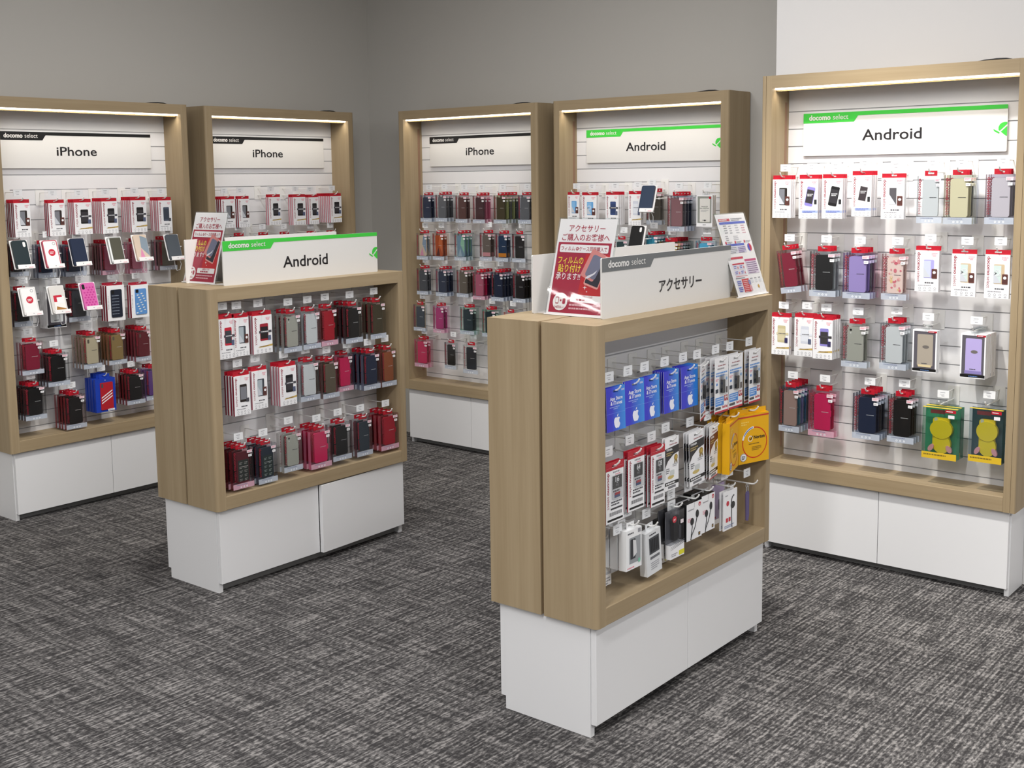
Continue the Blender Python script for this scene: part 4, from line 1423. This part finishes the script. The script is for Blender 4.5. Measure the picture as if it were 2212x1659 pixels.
def describe(ty, attr):
    c = CNAME.get(attr, attr)
    if ty == 'F':
        col, ex = attr.split(',')
        pic = {'dark': 'dark', 'round': 'rounded grey', 'redblack': 'red-black', 'grey': 'silver', 'pale': 'pale'}.get(col, col)
        return 'white film box, %s phone picture' % pic
    if ty == 'K':
        return '%s phone case in clear pack' % c
    if ty == 'W':
        return 'white window box, %s case' % c
    if ty == 'P':
        return 'white box, %s patterned case' % c
    if ty == 'S':
        return 'blue box, red white-striped case'
    if ty == 'T':
        return '%s box with yellow case' % c
    if ty == 'G':
        return 'blue gift card marked %s' % c
    if ty == 'U':
        return 'white memory-stick card'
    if ty == 'R':
        return 'red-topped memory card pack marked %s' % c
    if ty == 'O':
        return ('black-white' if c == 'gold' else 'dark red-white') + ' memory card pack'
    if ty == 'N':
        return 'yellow software box'
    if ty == 'H':
        return {'white': 'white boxed charger', 'grey': 'grey narrow accessory box', 'cable': 'grey box showing black cable'}[attr]
    if ty == 'B':
        return 'clear earphone blister' + (' with big letters' if attr == 'iss' else ' with red sticker')
    if ty == 'L':
        return 'white black-sided earphone box'
    return 'white flat earphone packet' if attr == 'hook' else 'lavender flat packet'


POS = ['front of', 'second on', 'third on', 'fourth on', 'fifth on', 'sixth on', 'seventh on', 'eighth on']


# ------------------------------------------------------------------ hooks
def hook(f, u, zh, vtip, label, sv):
    """wire peg with its plate, tag wire and price tag; mesh in bay coordinates about (u, zh)"""
    t = thing('display_hook', label, 'display hook', FX[f] @ Matrix.Translation((u, 0, zh)), 'wire hooks with price tags')
    key = (round(vtip, 3), f in 'IJ')
    if key not in _hk:
        mb = MB(); mb.rbox(-.021, .021, sv - .003, sv - .0006, -.022, .048, .003, METAL_W); a = mb.mesh('back_plate')
        mb = MB(); mb.tube([(0, sv - .003, 0), (0, vtip + .004, 0), (0, vtip - .004, .0015), (0, vtip - .012, .008), (0, vtip - .016, .015)], .0024, METAL_W, 8); b = mb.mesh('peg_wire')
        mb = MB(); mb.tube([(0, sv - .003, .036), (0, .035, .036)], .0017, METAL_W, 6); c = mb.mesh('tag_wire')
        mb = MB(); mb.rbox(-.0205, .0205, .0325, .0345, .020, .047, .0015, M('#eceef0', .35))
        mb.bars(-.010, .012, .040, 1, .0022, 0, .0320, SOFTINK, 3); mb.bars(-.012, .010, .033, 1, .0016, 0, .0320, M('#c2c4c8', .5), 4); mb.bars(-.006, .008, .028, 1, .002, 0, .0320, SOFTINK, 5)
        d = mb.mesh('price_tag')
        _hk[key] = [('back_plate', a, None), ('peg_wire', b, None), ('tag_wire', c, None), ('price_tag', d, None)]
    up = t
    for pn, me, lab in _hk[key]:
        o = obj(pn, me, up if pn == 'price_tag' else t, lab)
        up = o if pn == 'tag_wire' else up
    return t


_hk = {}
ITEMS = [
    ('E', 1, 1, 'F', 85, 1314, 76, 146, 5, 3, 'dark,brown', 0.0, 0.0),
    ('E', 1, 2, 'F', 194, 1313, 77, 148, 5, 3, 'purple,band', 0.0, 0.0),
    ('E', 1, 3, 'F', 289, 1314, 80, 148, 5, 3, 'black,band', 0.0, 0.0),
    ('E', 1, 4, 'F', 401, 1323, 74, 149, 5, 4, 'white,band', 0.0, 0.0),
    ('E', 1, 5, 'F', 517, 1315, 84, 147, 5, 2, 'grey,brown', 0.0, 0.0),
    ('E', 1, 6, 'K', 649, 1302, 89, 165, 5, 1, 'clear', 0.0, 0.0),
    ('E', 1, 7, 'K', 748, 1300, 98, 169, 5, 3, 'paleyellow,paleyellow,navy', 0.0, 0.0),
    ('E', 1, 8, 'K', 890, 1302, 96, 168, 5, 3, 'clear2', 0.0, 0.0),
    ('E', 2, 1, 'K', 107, 1028, 76, 165, 5, 3, 'crimson', 8.0, 0.0),
    ('E', 2, 2, 'K', 257, 1022, 112, 169, 5, 3, 'black,clear,clear', 0.0, 0.0),
    ('E', 2, 3, 'K', 389, 1021, 105, 168, 5, 4, 'lavender,lavender,slate,pink', 0.0, 0.0),
    ('E', 2, 4, 'K', 530, 1024, 93, 166, 5, 2, 'floral', 0.0, 0.0),
    ('E', 2, 5, 'F', 648, 1060, 84, 146, 5, 2, 'violet,brown', 0.0, 0.0),
    ('E', 2, 6, 'F', 776, 1050, 84, 148, 5, 1, 'beige,circle', 0.0, 0.0),
    ('E', 2, 7, 'F', 888, 1049, 82, 150, 5, 1, 'beige,circle', 0.0, 0.0),
    ('E', 3, 1, 'F', 87, 787, 76, 146, 5, 2, 'gold,goldband', 0.0, 0.0),
    ('E', 3, 2, 'F', 184, 789, 75, 148, 5, 3, 'pale,goldband', 0.0, 0.0),
    ('E', 3, 3, 'F', 262, 785, 78, 149, 5, 5, 'purple,goldband', 0.0, 0.0),
    ('E', 3, 4, 'K', 387, 765, 100, 162, 5, 2, 'silver', 0.0, 0.0),
    ('E', 3, 5, 'K', 533, 770, 99, 168, 5, 3, 'clear', 0.0, 0.0),
    ('E', 3, 6, 'W', 648, 772, 87, 151, 5, 2, 'beige', 0.0, 0.0),
    ('E', 3, 7, 'W', 817, 766, 86, 155, 5, 7, 'lavender', 0.0, 0.0),
    ('E', 4, 1, 'K', 130, 488, 86, 174, 5, 5, 'taupe,teal,lavender,teal,taupe', 0.0, 0.0),
    ('E', 4, 2, 'K', 262, 485, 109, 178, 5, 2, 'hotpink', 0.0, 0.0),
    ('E', 4, 3, 'K', 439, 499, 106, 169, 5, 4, 'navy', 0.0, 0.0),
    ('E', 4, 4, 'K', 569, 503, 99, 170, 5, 3, 'black', 0.0, 0.0),
    ('E', 4, 5, 'T', 710, 463, 123, 184, 5, 2, 'green', 0.0, 0.0),
    ('E', 4, 6, 'T', 869, 473, 113, 188, 5, 1, 'teal', 0.0, 0.0),
    ('D', 1, 1, 'F', 120, 1260, 71, 133, 5, 1, 'blue,brown', 0.0, 0.0),
    ('D', 1, 2, 'F', 215, 1249, 88, 142, 5, 2, 'blue,circle', 0.0, 0.0),
    ('D', 1, 3, 'F', 351, 1251, 75, 142, 5, 4, 'navy,slate', 0.0, 0.0),
    ('D', 1, 4, 'F', 480, 1251, 68, 145, 5, 2, 'pale,goldband', 0.0, 0.0),
    ('D', 1, 5, 'K', 559, 1253, 86, 152, 50, 2, 'greybrown', 0.0, 0.0),
    ('D', 1, 6, 'K', 706, 1226, 93, 163, 5, 4, 'mauve,navy,navy,navy', 0.0, 0.0),
    ('D', 1, 7, 'W', 856, 1250, 82, 141, 5, 2, 'white', 0.0, 0.0),
    ('D', 2, 1, 'K', 400, 1038, 77, 143, 5, 1, 'darkteal', 0.0, 0.0),
    ('D', 2, 2, 'K', 570, 1059, 60, 147, 5, 4, 'teal', 0.0, 0.0),
    ('D', 2, 3, 'K', 670, 1030, 112, 148, 5, 6, 'yellow,red,teal,darkteal,darkteal,darkteal', 0.0, 0.0),
    ('D', 2, 4, 'K', 855, 1037, 88, 149, 5, 2, 'skyblue', 0.0, 0.0),
    ('C', 1, 1, 'K', 197, 1250, 82, 140, 5, 2, 'navy', 0.0, 0.0),
    ('C', 1, 2, 'K', 310, 1255, 80, 135, 5, 3, 'grey,darkgrey,darkgrey', 0.0, 0.0),
    ('C', 1, 3, 'K', 456, 1249, 81, 140, 5, 2, 'brown', 0.0, 0.0),
    ('C', 1, 4, 'K', 579, 1251, 76, 134, 5, 3, 'maroon,pink,pink', 0.0, 0.0),
    ('C', 1, 5, 'K', 724, 1253, 77, 132, 5, 5, 'olive,lime,grey,lime,navy', 0.0, 0.0),
    ('C', 1, 6, 'K', 897, 1253, 74, 134, 5, 2, 'grey', 0.0, 0.0),
    ('C', 2, 1, 'K', 161, 1042, 77, 141, 5, 2, 'twocream', 0.0, 0.0),
    ('C', 2, 2, 'K', 283, 1045, 81, 140, 5, 2, 'twoorange', 0.0, 0.0),
    ('C', 2, 3, 'K', 443, 1049, 85, 137, 5, 3, 'twomint', 0.0, 0.0),
    ('C', 2, 4, 'K', 624, 1056, 82, 134, 5, 2, 'twopink', 0.0, 0.0),
    ('C', 2, 5, 'K', 733, 1057, 77, 130, 5, 2, 'twonavy', 0.0, 0.0),
    ('C', 2, 6, 'K', 847, 1058, 88, 129, 5, 1, 'black', 0.0, 0.0),
    ('C', 3, 1, 'K', 157, 850, 77, 139, 5, 2, 'darkgrey', 0.0, 0.0),
    ('C', 3, 2, 'K', 301, 847, 82, 145, 5, 3, 'navy', 0.0, 0.0),
    ('C', 3, 3, 'K', 455, 852, 80, 140, 5, 3, 'greybrown', 0.0, 0.0),
    ('C', 3, 4, 'K', 570, 843, 64, 144, 5, 4, 'rose,hotpink,navy,black', 0.0, 0.0),
    ('C', 3, 5, 'K', 700, 842, 79, 150, 5, 4, 'navy', 0.0, 0.0),
    ('C', 3, 6, 'K', 846, 843, 63, 148, 5, 3, 'black', 0.0, 0.0),
    ('C', 4, 1, 'K', 129, 644, 91, 146, 5, 1, 'slate', 0.0, 0.0),
    ('C', 4, 2, 'K', 275, 644, 79, 147, 5, 2, 'magenta', 0.0, 0.0),
    ('C', 4, 3, 'K', 483, 651, 101, 144, 5, 2, 'mint', 0.0, 0.0),
    ('C', 4, 4, 'K', 639, 650, 98, 141, 5, 2, 'mint', 0.0, 0.0),
    ('C', 4, 5, 'K', 782, 647, 85, 137, 5, 1, 'coral', 0.0, 0.0),
    ('C', 5, 1, 'K', 137, 442, 109, 153, 5, 2, 'hotpink', 0.0, 0.0),
    ('C', 5, 2, 'K', 356, 451, 78, 144, 5, 1, 'black', 0.0, 0.0),
    ('C', 5, 3, 'K', 502, 440, 105, 153, 5, 1, 'whiteblack', 0.0, 0.0),
    ('B', 1, 1, 'F', 120, 1247, 84, 143, 5, 4, 'dark,brown', 0.0, 0.0),
    ('B', 1, 2, 'F', 217, 1246, 68, 144, 5, 2, 'dark,brown', 0.0, 0.0),
    ('B', 1, 3, 'F', 415, 1251, 80, 144, 5, 2, 'black,goldband', 0.0, 0.0),
    ('B', 1, 4, 'F', 580, 1245, 92, 147, 5, 3, 'black,goldband', 0.0, 0.0),
    ('B', 1, 5, 'F', 680, 1245, 69, 144, 5, 3, 'black,goldband', 0.0, 0.0),
    ('B', 1, 6, 'F', 839, 1249, 82, 144, 5, 8, 'black,goldband', 0.0, 0.0),
    ('B', 2, 1, 'K', 195, 1063, 73, 134, 5, 2, 'black', 0.0, 0.0),
    ('B', 2, 2, 'K', 351, 1057, 73, 141, 5, 2, 'navy', 0.0, 0.0),
    ('B', 2, 3, 'K', 491, 1053, 73, 142, 5, 2, 'greybrown', 0.0, 0.0),
    ('B', 2, 4, 'K', 676, 1046, 77, 145, 5, 2, 'black', 0.0, 0.0),
    ('B', 2, 5, 'K', 817, 1042, 85, 147, 5, 2, 'maroon', 0.0, 0.0),
    ('A', 1, 1, 'F', 120, 1250, 73, 147, 5, 5, 'dark,brown', 0.0, 0.0),
    ('A', 1, 2, 'F', 280, 1248, 77, 145, 5, 3, 'dark,brown', 0.0, 0.0),
    ('A', 1, 3, 'F', 406, 1250, 86, 143, 5, 4, 'black,goldband', 0.0, 0.0),
    ('A', 1, 4, 'F', 540, 1248, 80, 147, 5, 6, 'black,goldband', 0.0, 0.0),
    ('A', 1, 5, 'F', 691, 1248, 83, 149, 5, 6, 'black,goldband', 0.0, 0.0),
    ('A', 1, 6, 'F', 834, 1247, 74, 146, 5, 5, 'slate,plain', 0.0, 0.0),
    ('A', 2, 1, 'K', 115, 1081, 61, 137, 50, 2, 'black', 0.0, 0.0),
    ('A', 2, 2, 'K', 243, 1063, 85, 149, 50, 2, 'navy', 0.0, 0.0),
    ('A', 2, 3, 'K', 383, 1060, 112, 144, 50, 3, 'navy', 0.0, 0.0),
    ('A', 2, 4, 'K', 546, 1057, 89, 143, 30, 5, 'rose,maroon,brown,maroon,brown', 0.0, 0.0),
    ('A', 2, 5, 'K', 703, 1051, 93, 149, 50, 2, 'pink', 0.0, 0.0),
    ('A', 2, 6, 'K', 869, 1056, 98, 146, 50, 3, 'greybrown,rose,slate', 0.0, 0.0),
    ('A', 3, 1, 'K', 119, 856, 73, 159, 50, 2, 'black', 0.0, 0.0),
    ('A', 3, 2, 'W', 271, 834, 93, 168, 45, 4, 'clear', 0.0, 0.0),
    ('A', 3, 3, 'K', 387, 852, 119, 153, 50, 3, 'darkgrey', 0.0, 0.0),
    ('A', 3, 4, 'P', 547, 842, 91, 165, 5, 3, 'navy', 0.0, 0.0),
    ('A', 3, 5, 'P', 675, 845, 97, 155, 5, 2, 'sky', 0.0, 0.0),
    ('A', 4, 1, 'K', 126, 647, 101, 142, 5, 2, 'crimson', 0.0, 0.0),
    ('A', 4, 2, 'K', 244, 578, 105, 146, 5, 4, 'black', 0.0, 0.0),
    ('A', 4, 3, 'K', 414, 635, 93, 152, 5, 4, 'cream', 0.0, 0.0),
    ('A', 4, 4, 'K', 542, 637, 94, 149, 5, 5, 'goldbeige', 0.0, 0.0),
    ('A', 4, 5, 'K', 683, 636, 94, 147, 5, 5, 'darkred', 0.0, 0.0),
    ('A', 5, 1, 'K', 127, 443, 99, 149, 5, 4, 'black', 0.0, 0.0),
    ('A', 5, 2, 'K', 316, 371, 101, 153, 5, 4, 'blackred', 0.0, 0.0),
    ('A', 5, 3, 'S', 469, 424, 102, 156, 5, 4, 'blue', 0.0, 0.0),
    ('A', 5, 4, 'K', 627, 435, 98, 146, 5, 4, 'blackred', 0.0, 0.0),
    ('A', 5, 5, 'K', 728, 441, 92, 152, 5, 3, 'purple', 0.0, 0.0),
    ('I', 1, 1, 'F', 70, 852, 70, 143, 12, 3, 'red,slate', 0.0, 0.0),
    ('I', 1, 2, 'F', 143, 854, 70, 139, 12, 2, 'round,brown', 0.0, 0.0),
    ('I', 1, 3, 'F', 240, 852, 87, 140, 12, 3, 'redblack,goldband', 0.0, 0.0),
    ('I', 1, 4, 'K', 380, 839, 86, 145, 12, 3, 'silver', 0.0, 0.0),
    ('I', 1, 5, 'K', 475, 842, 88, 141, 12, 2, 'clear', 0.0, 0.0),
    ('I', 1, 6, 'K', 564, 844, 84, 142, 12, 2, 'red', 0.0, 0.0),
    ('I', 1, 7, 'K', 693, 838, 91, 147, 12, 4, 'black', 0.0, 0.0),
    ('I', 1, 8, 'K', 825, 840, 88, 148, 12, 3, 'olive', 0.0, 0.0),
    ('I', 2, 1, 'F', 137, 639, 72, 144, 12, 4, 'dark,plain', 0.0, 0.0),
    ('I', 2, 2, 'F', 217, 649, 66, 142, 12, 2, 'round,brown', 0.0, 0.0),
    ('I', 2, 3, 'F', 350, 642, 80, 147, 12, 4, 'black,goldband', 0.0, 0.0),
    ('I', 2, 4, 'K', 457, 642, 96, 150, 12, 2, 'clear', 0.0, 0.0),
    ('I', 2, 5, 'K', 563, 637, 75, 143, 12, 3, 'greybrown', 0.0, 0.0),
    ('I', 2, 6, 'K', 670, 646, 74, 141, 45, 2, 'hotpink', 0.0, 0.0),
    ('I', 2, 7, 'K', 783, 638, 93, 147, 12, 4, 'navy', 0.0, 0.0),
    ('I', 2, 8, 'K', 889, 637, 69, 151, 12, 3, 'copper', 0.0, 0.0),
    ('I', 3, 1, 'K', 128, 370, 94, 145, 12, 4, 'textred', 0.0, 0.0),
    ('I', 3, 2, 'K', 240, 367, 89, 143, 12, 4, 'textnavy', 0.0, 0.0),
    ('I', 3, 3, 'K', 362, 386, 91, 149, 12, 2, 'silver', 0.0, 0.0),
    ('I', 3, 4, 'K', 501, 371, 110, 149, 12, 4, 'hotpink', 0.0, 0.0),
    ('I', 3, 5, 'K', 611, 380, 99, 146, 12, 2, 'black', 0.0, 0.0),
    ('I', 3, 6, 'K', 733, 374, 87, 149, 12, 2, 'slate', 0.0, 0.0),
    ('I', 3, 7, 'K', 875, 373, 102, 147, 12, 4, 'red', 0.0, 0.0),
    ('J', 1, 1, 'G', 104, 819, 89, 116, 12, 3, '1500', 0.0, 0.0),
    ('J', 1, 2, 'G', 192, 822, 92, 118, 12, 2, '3000', 0.0, 0.0),
    ('J', 1, 3, 'G', 274, 821, 83, 119, 12, 3, '5000', 0.0, 0.0),
    ('J', 1, 4, 'G', 377, 823, 73, 118, 12, 8, '3000', 0.0, 0.0),
    ('J', 1, 5, 'G', 476, 821, 100, 120, 12, 7, '5000', 0.0, 0.0),
    ('J', 1, 6, 'U', 554, 773, 44, 168, 12, 1, 'edge', 0.0, 20.0),
    ('J', 1, 7, 'U', 662, 775, 80, 167, 12, 4, '64', 0.0, 0.0),
    ('J', 1, 8, 'U', 749, 776, 114, 165, 12, 2, '64', 0.0, 0.0),
    ('J', 1, 9, 'U', 871, 774, 74, 167, 12, 2, '64', 0.0, 0.0),
    ('J', 2, 1, 'R', 99, 574, 84, 162, 12, 2, '16', 0.0, 0.0),
    ('J', 2, 2, 'R', 201, 584, 79, 165, 12, 2, '64', 0.0, 0.0),
    ('J', 2, 3, 'R', 310, 571, 71, 168, 12, 3, '128', 0.0, 0.0),
    ('J', 2, 4, 'O', 383, 601, 72, 149, 12, 2, 'gold', 0.0, 0.0),
    ('J', 2, 5, 'O', 517, 586, 89, 159, 12, 3, 'gold', 3.0, 0.0),
    ('J', 2, 6, 'O', 618, 585, 85, 163, 12, 3, 'red', 0.0, 12.0),
    ('J', 2, 7, 'N', 742, 583, 60, 154, 12, 3, 'edge', 0.0, 16.0),
    ('J', 2, 8, 'N', 866, 589, 181, 141, 12, 2, 'front', 2.0, -22.0),
    ('J', 3, 1, 'H', 142, 362, 81, 138, 80, 1, 'grey', 0.0, 0.0),
    ('J', 3, 2, 'H', 190, 426, 84, 103, 12, 4, 'white', 0.0, 0.0),
    ('J', 3, 3, 'H', 284, 378, 85, 129, 12, 1, 'cable', 5.0, 0.0),
    ('J', 3, 4, 'B', 416, 370, 57, 127, 60, 1, 'iss', 0.0, 0.0),
    ('J', 3, 5, 'B', 414, 395, 75, 136, 12, 2, 'ear', 0.0, 0.0),
    ('J', 3, 6, 'L', 508, 425, 101, 110, 12, 2, 'ear', 0.0, 0.0),
    ('J', 3, 7, 'L', 589, 429, 77, 112, 12, 2, 'ear2', 0.0, 0.0),
    ('J', 3, 8, 'Q', 755, 435, 48, 76, 70, 1, 'lavender', 0.0, 0.0),
    ('J', 3, 9, 'Q', 724, 403, 92, 121, 12, 2, 'hook', 0.0, 0.0),
]
GROUPS = {}
for (f, row, peg, ty, u, z0, w, h, v, n, attr, tilt, yaw) in ITEMS:
    w0, h0, d0, hz, step = GEO[ty]
    u, z0, w, h, v = u / 1000, z0 / 1000, w / 1000, h / 1000, v / 1000
    cols = attr.split(',') if ty == 'K' else [attr] * n
    while len(cols) < n:
        cols.append(cols[0])
    room = SLAT_V - .008 - v
    step = min(step, (room - d0) / max(1, n - 1)) if n > 1 else step
    odd = yaw != 0 or ty == 'N'
    lo, hi_ = (.0406, (W_LEFT if f in 'AB' else W_RIGHT) - .0406) if f not in 'IJ' else (.0386, ISL - .0386)
    half = w0 * 1.0 / 2 + .0035
    u = min(max(u, lo + half), hi_ - half)
    if odd or ty in 'GUROHBLQ':
        sx, sz = min(1.08, max(.92, w / w0)), min(1.06, max(.94, h / h0))
        if odd:
            sx = sz = 1.0
    else:
        sx, sz = min(1.12, max(.90, w / w0)), min(1.09, max(.90, h / h0))
    zc = z0 + h / 2
    zb = zc - h0 * sz / 2
    zh = zb + hz * sz
    rn = random.Random(hash((f, row, peg)) if False else (ord(f) * 1000 + row * 100 + peg))
    for i in range(n):
        col = cols[i]
        tm = film_template(col) if ty == 'F' else case_template(col) if ty == 'K' else other_template(ty, col)
        jx = rn.uniform(-.0012, .0012) if i else 0
        ja = rn.uniform(-.8, .8) if i else 0
        lab = '%s, %s %s peg, %s, %s' % (describe(ty, col), POS[i] if n > 1 else 'alone on', ORD[peg - 1], ROWN[row], BAY[f])
        m = FX[f] @ Matrix.Translation((u + jx, v + step * i, zh)) @ Matrix.Rotation(R(-tilt + ja * .4), 4, 'Y') @ Matrix.Rotation(R(yaw + ja), 4, 'Z')
        if ty == 'G':
            m = m @ Matrix.Rotation(R(-1.5 - 0.8 * i if n < 5 else -1.0 + 0.0 * i), 4, 'X')
        m = m @ Matrix.Translation((0, 0, -hz * sz)) @ Matrix.Diagonal((sx, 1, sz, 1))
        place(NAME[ty], tm, lab, CAT[ty], m, '%ss on the %s of the %s' % (NAME[ty].replace('_', ' '), ROWN[row], BAY[f]))
    hook(f, u, zh + .0012, v, 'white wire hook with price tag, %s peg, %s, %s' % (ORD[peg - 1], ROWN[row], BAY[f]), SLAT_V if f not in 'IJ' else .142)


# ------------------------------------------------------------------ sample cases on white stands in front of the pegs
def sample(f, row, k, u, z0, w, h, style, desc):
    tiltm = Matrix.Rotation(R(-17), 4, 'X')
    base = FX[f] @ Matrix.Translation((u, -.048, z0))
    t = thing('sample_stand', 'white stand holding the %s, %s, %s' % (desc, ROWN[row], BAY[f]), 'display stand', base, 'sample stands in front of the pegs')
    mb = MB()
    pts = []
    mb.rbox(-.040, .040, .0, .003, 0, .128, .003, M('#efeeee', .3))
    o = part('back_plate', mb, t); o.matrix_local = tiltm
    mb = MB(); mb.rbox(-.030, .046, -.014, -.0125, -.002, .016, .001, M('#efeeee', .3)); mb.box(-.030, .046, -.0125, 0, -.002, 0, M('#efeeee', .3)); mb.bars(.018, .044, .004, 1, .0026, 0, -.0145, PINKTXT, 3); mb.rect(.002, .007, .006, .009, -.0145, SOFTINK)
    o = part('label_ledge', mb, t); o.matrix_local = tiltm
    mb = MB(); mb.tube([(.0, .022, .062), (.053, .030, .062), (.053, .19, .064)], .0022, METAL_W, 6); part('support_wire', mb, t)
    mb = MB(); mb.tube([(.02, .006, .01), (.034, .008, -.02), (.030, .014, -.048), (.015, .018, -.052), (.006, .018, -.03), (.004, .02, .01)], .0014, M('#d5d6d8', .3), 6); part('security_cable', mb, t)
    # the case itself
    c = thing('sample_case', '%s on the white stand, %s, %s' % (desc, ROWN[row], BAY[f]), 'phone case', base @ tiltm @ Matrix.Translation((0, -.0005, .0005)), 'sample phone cases')
    mb = MB()
    kind = style[0]
    x0, x1, hh, d = -.036, .032, .124, .010
    body = M(style[1], .4)
    if kind == 'book':
        mb.rbox(x0, x1, -.010, -.0062, 0, hh, .005, body); mb.rbox(x0, x1, -.0052, -.001, 0, hh, .005, body); mb.box(x0 - .002, x0 + .002, -.010, -.001, .004, hh - .004, body)
        mb.disc(0, hh - .008, .0012, -.0103, DARKINK, 8)
    else:
        mb.rbox(x0, x1, -.010, -.001, 0, hh, .009, body)
        y = -.0104
        if kind == 'hole':
            mb.rrect(x1 - .020, x1 - .008, hh - .030, hh - .008, .005, y, M('#e9e9ea', .4))
        if kind == 'frame':
            mb.rrect(x0 + .004, x1 - .004, .004, hh - .004, .007, y, M('#f0eeee', .35))
            mb.disc(0, hh * .55, .016, y * 1.02, M('#c4283e', .4), 20); mb.bars(-.010, .010, hh * .58, 2, .0032, .003, y * 1.04, PAPER, 4)
            mb.ring(x1 - .016, hh - .016, .005, .007, y * 1.02, SOFTINK, 14)
        if kind == 'clearlook':
            mb.rrect(x0 + .010, x1 - .002, .010, hh - .004, .003, y, M(style[2], .3))
            mb.rect(x0 + .002, x0 + .008, .01, hh - .01, y, M('#f4f5f5', .2))
        if kind == 'three':
            mb.flat([(x0 + .034, hh - .004), (x1, hh * .86), (x1, hh * .16), (x0 + .030, hh * .50)], y, M('#8b9aa8', .4))
            mb.flat([(x0 + .016, .004), (x0 + .046, .004), (x0 + .030, hh * .48)], y * 1.01, M('#dd8fb4', .4))
        if kind == 'wood':
            mb.rect(x0 + .014, x1 - .004, .010, hh * .62, y, M('#f1efec', .35)); mb.rect(x0 + .014, x1 - .014, hh * .42, hh * .66, y * 1.01, M('#c4283e', .4)); mb.rect(x0 + .028, x1 - .010, hh * .36, hh * .58, y * 1.02, PAPER)
            mb.flat([(x0 + .016, .010), (x1 - .004, .010), (x1 - .004, hh * .16), (x0 + .022, hh * .26)], y * 1.01, M('#a8763c', .4))
        if kind == 'hearts':
            mb.rrect(x0 + .004, x0 + .018, hh - .030, hh - .006, .005, y, BLACK)
            for i in range(9):
                for j in range(4):
                    px, pz = x0 + .012 + .015 * j + (.007 if i % 2 else 0), .010 + .0115 * i
                    if px < x1 - .004 and not (i > 6 and j == 0):
                        mb.disc(px, pz, .0052, y, M('#c23f92', .4), 7, .0042)
    obj('case_body', mb.mesh('case_body'), c)


SAMPLES = [
    ('A', 2, 84, 1116, ('hole', '#13262c'), 'dark teal sample case'), ('A', 2, 222, 1110, ('frame', '#b8485c'), 'red-edged clear sample case'),
    ('A', 2, 353, 1112, ('book', '#1b2740'), 'navy book-style sample case'), ('A', 2, 538, 1110, ('clearlook', '#b9bcbc', '#55544a'), 'mirror-edged olive sample case'),
    ('A', 2, 671, 1114, ('three', '#d9c6b4'), 'cream and pink sample case'), ('A', 2, 846, 1108, ('plain', '#50575f'), 'grey cloth sample case'),
    ('A', 3, 107, 911, ('frame', '#dcdad8'), 'clear sample case with red disc'), ('A', 3, 239, 907, ('wood', '#d9d6d2'), 'white sample case with wood pattern'),
    ('A', 3, 392, 910, ('hearts', '#d765ab'), 'pink patterned sample case'),
    ('D', 1, 578, 1314, ('book', '#2e3c52'), 'slate-blue book-style sample case'), ('D', 2, 518, 1128, ('hole', '#18181a'), 'black sample case')]
for k, (f, row, u, z0, style, desc) in enumerate(SAMPLES):
    sample(f, row, k, u / 1000, z0 / 1000, .08, .128, style, desc)

# strap charm on its own peg in the grey-sign island
hook('J', .868, .512, .012, 'white wire hook holding the purple strap, bottom row, grey-sign island', .142)
t = thing('strap_charm', 'purple-blue strap with two clips hanging at the far end, grey-sign island', 'strap', FX['J'] @ Matrix.Translation((.868, .030, .508)))
mb = MB(); mb.prism([(-.008, -.115), (.006, -.120), (.011, -.100), (.011, -.030), (.006, -.022), (-.006, -.022), (-.010, -.030)], 0, .003, M('#5d5384', .4)); part('strap', mb, t)
for dx in (-.005, .006):
    mb = MB()
    mb.tube([(dx + .005 * math.cos(2 * PI * i / 14), .0015, -.0035 + .006 * math.sin(2 * PI * i / 14)) for i in range(14)], .0009, M('#c9ccd0', .3, .6), 6, True)
    mb.tube([(dx, .0015, -.010), (dx, .0015, -.022)], .0016, M('#c9ccd0', .3, .6), 6)
    part('clip_ring', mb, t)
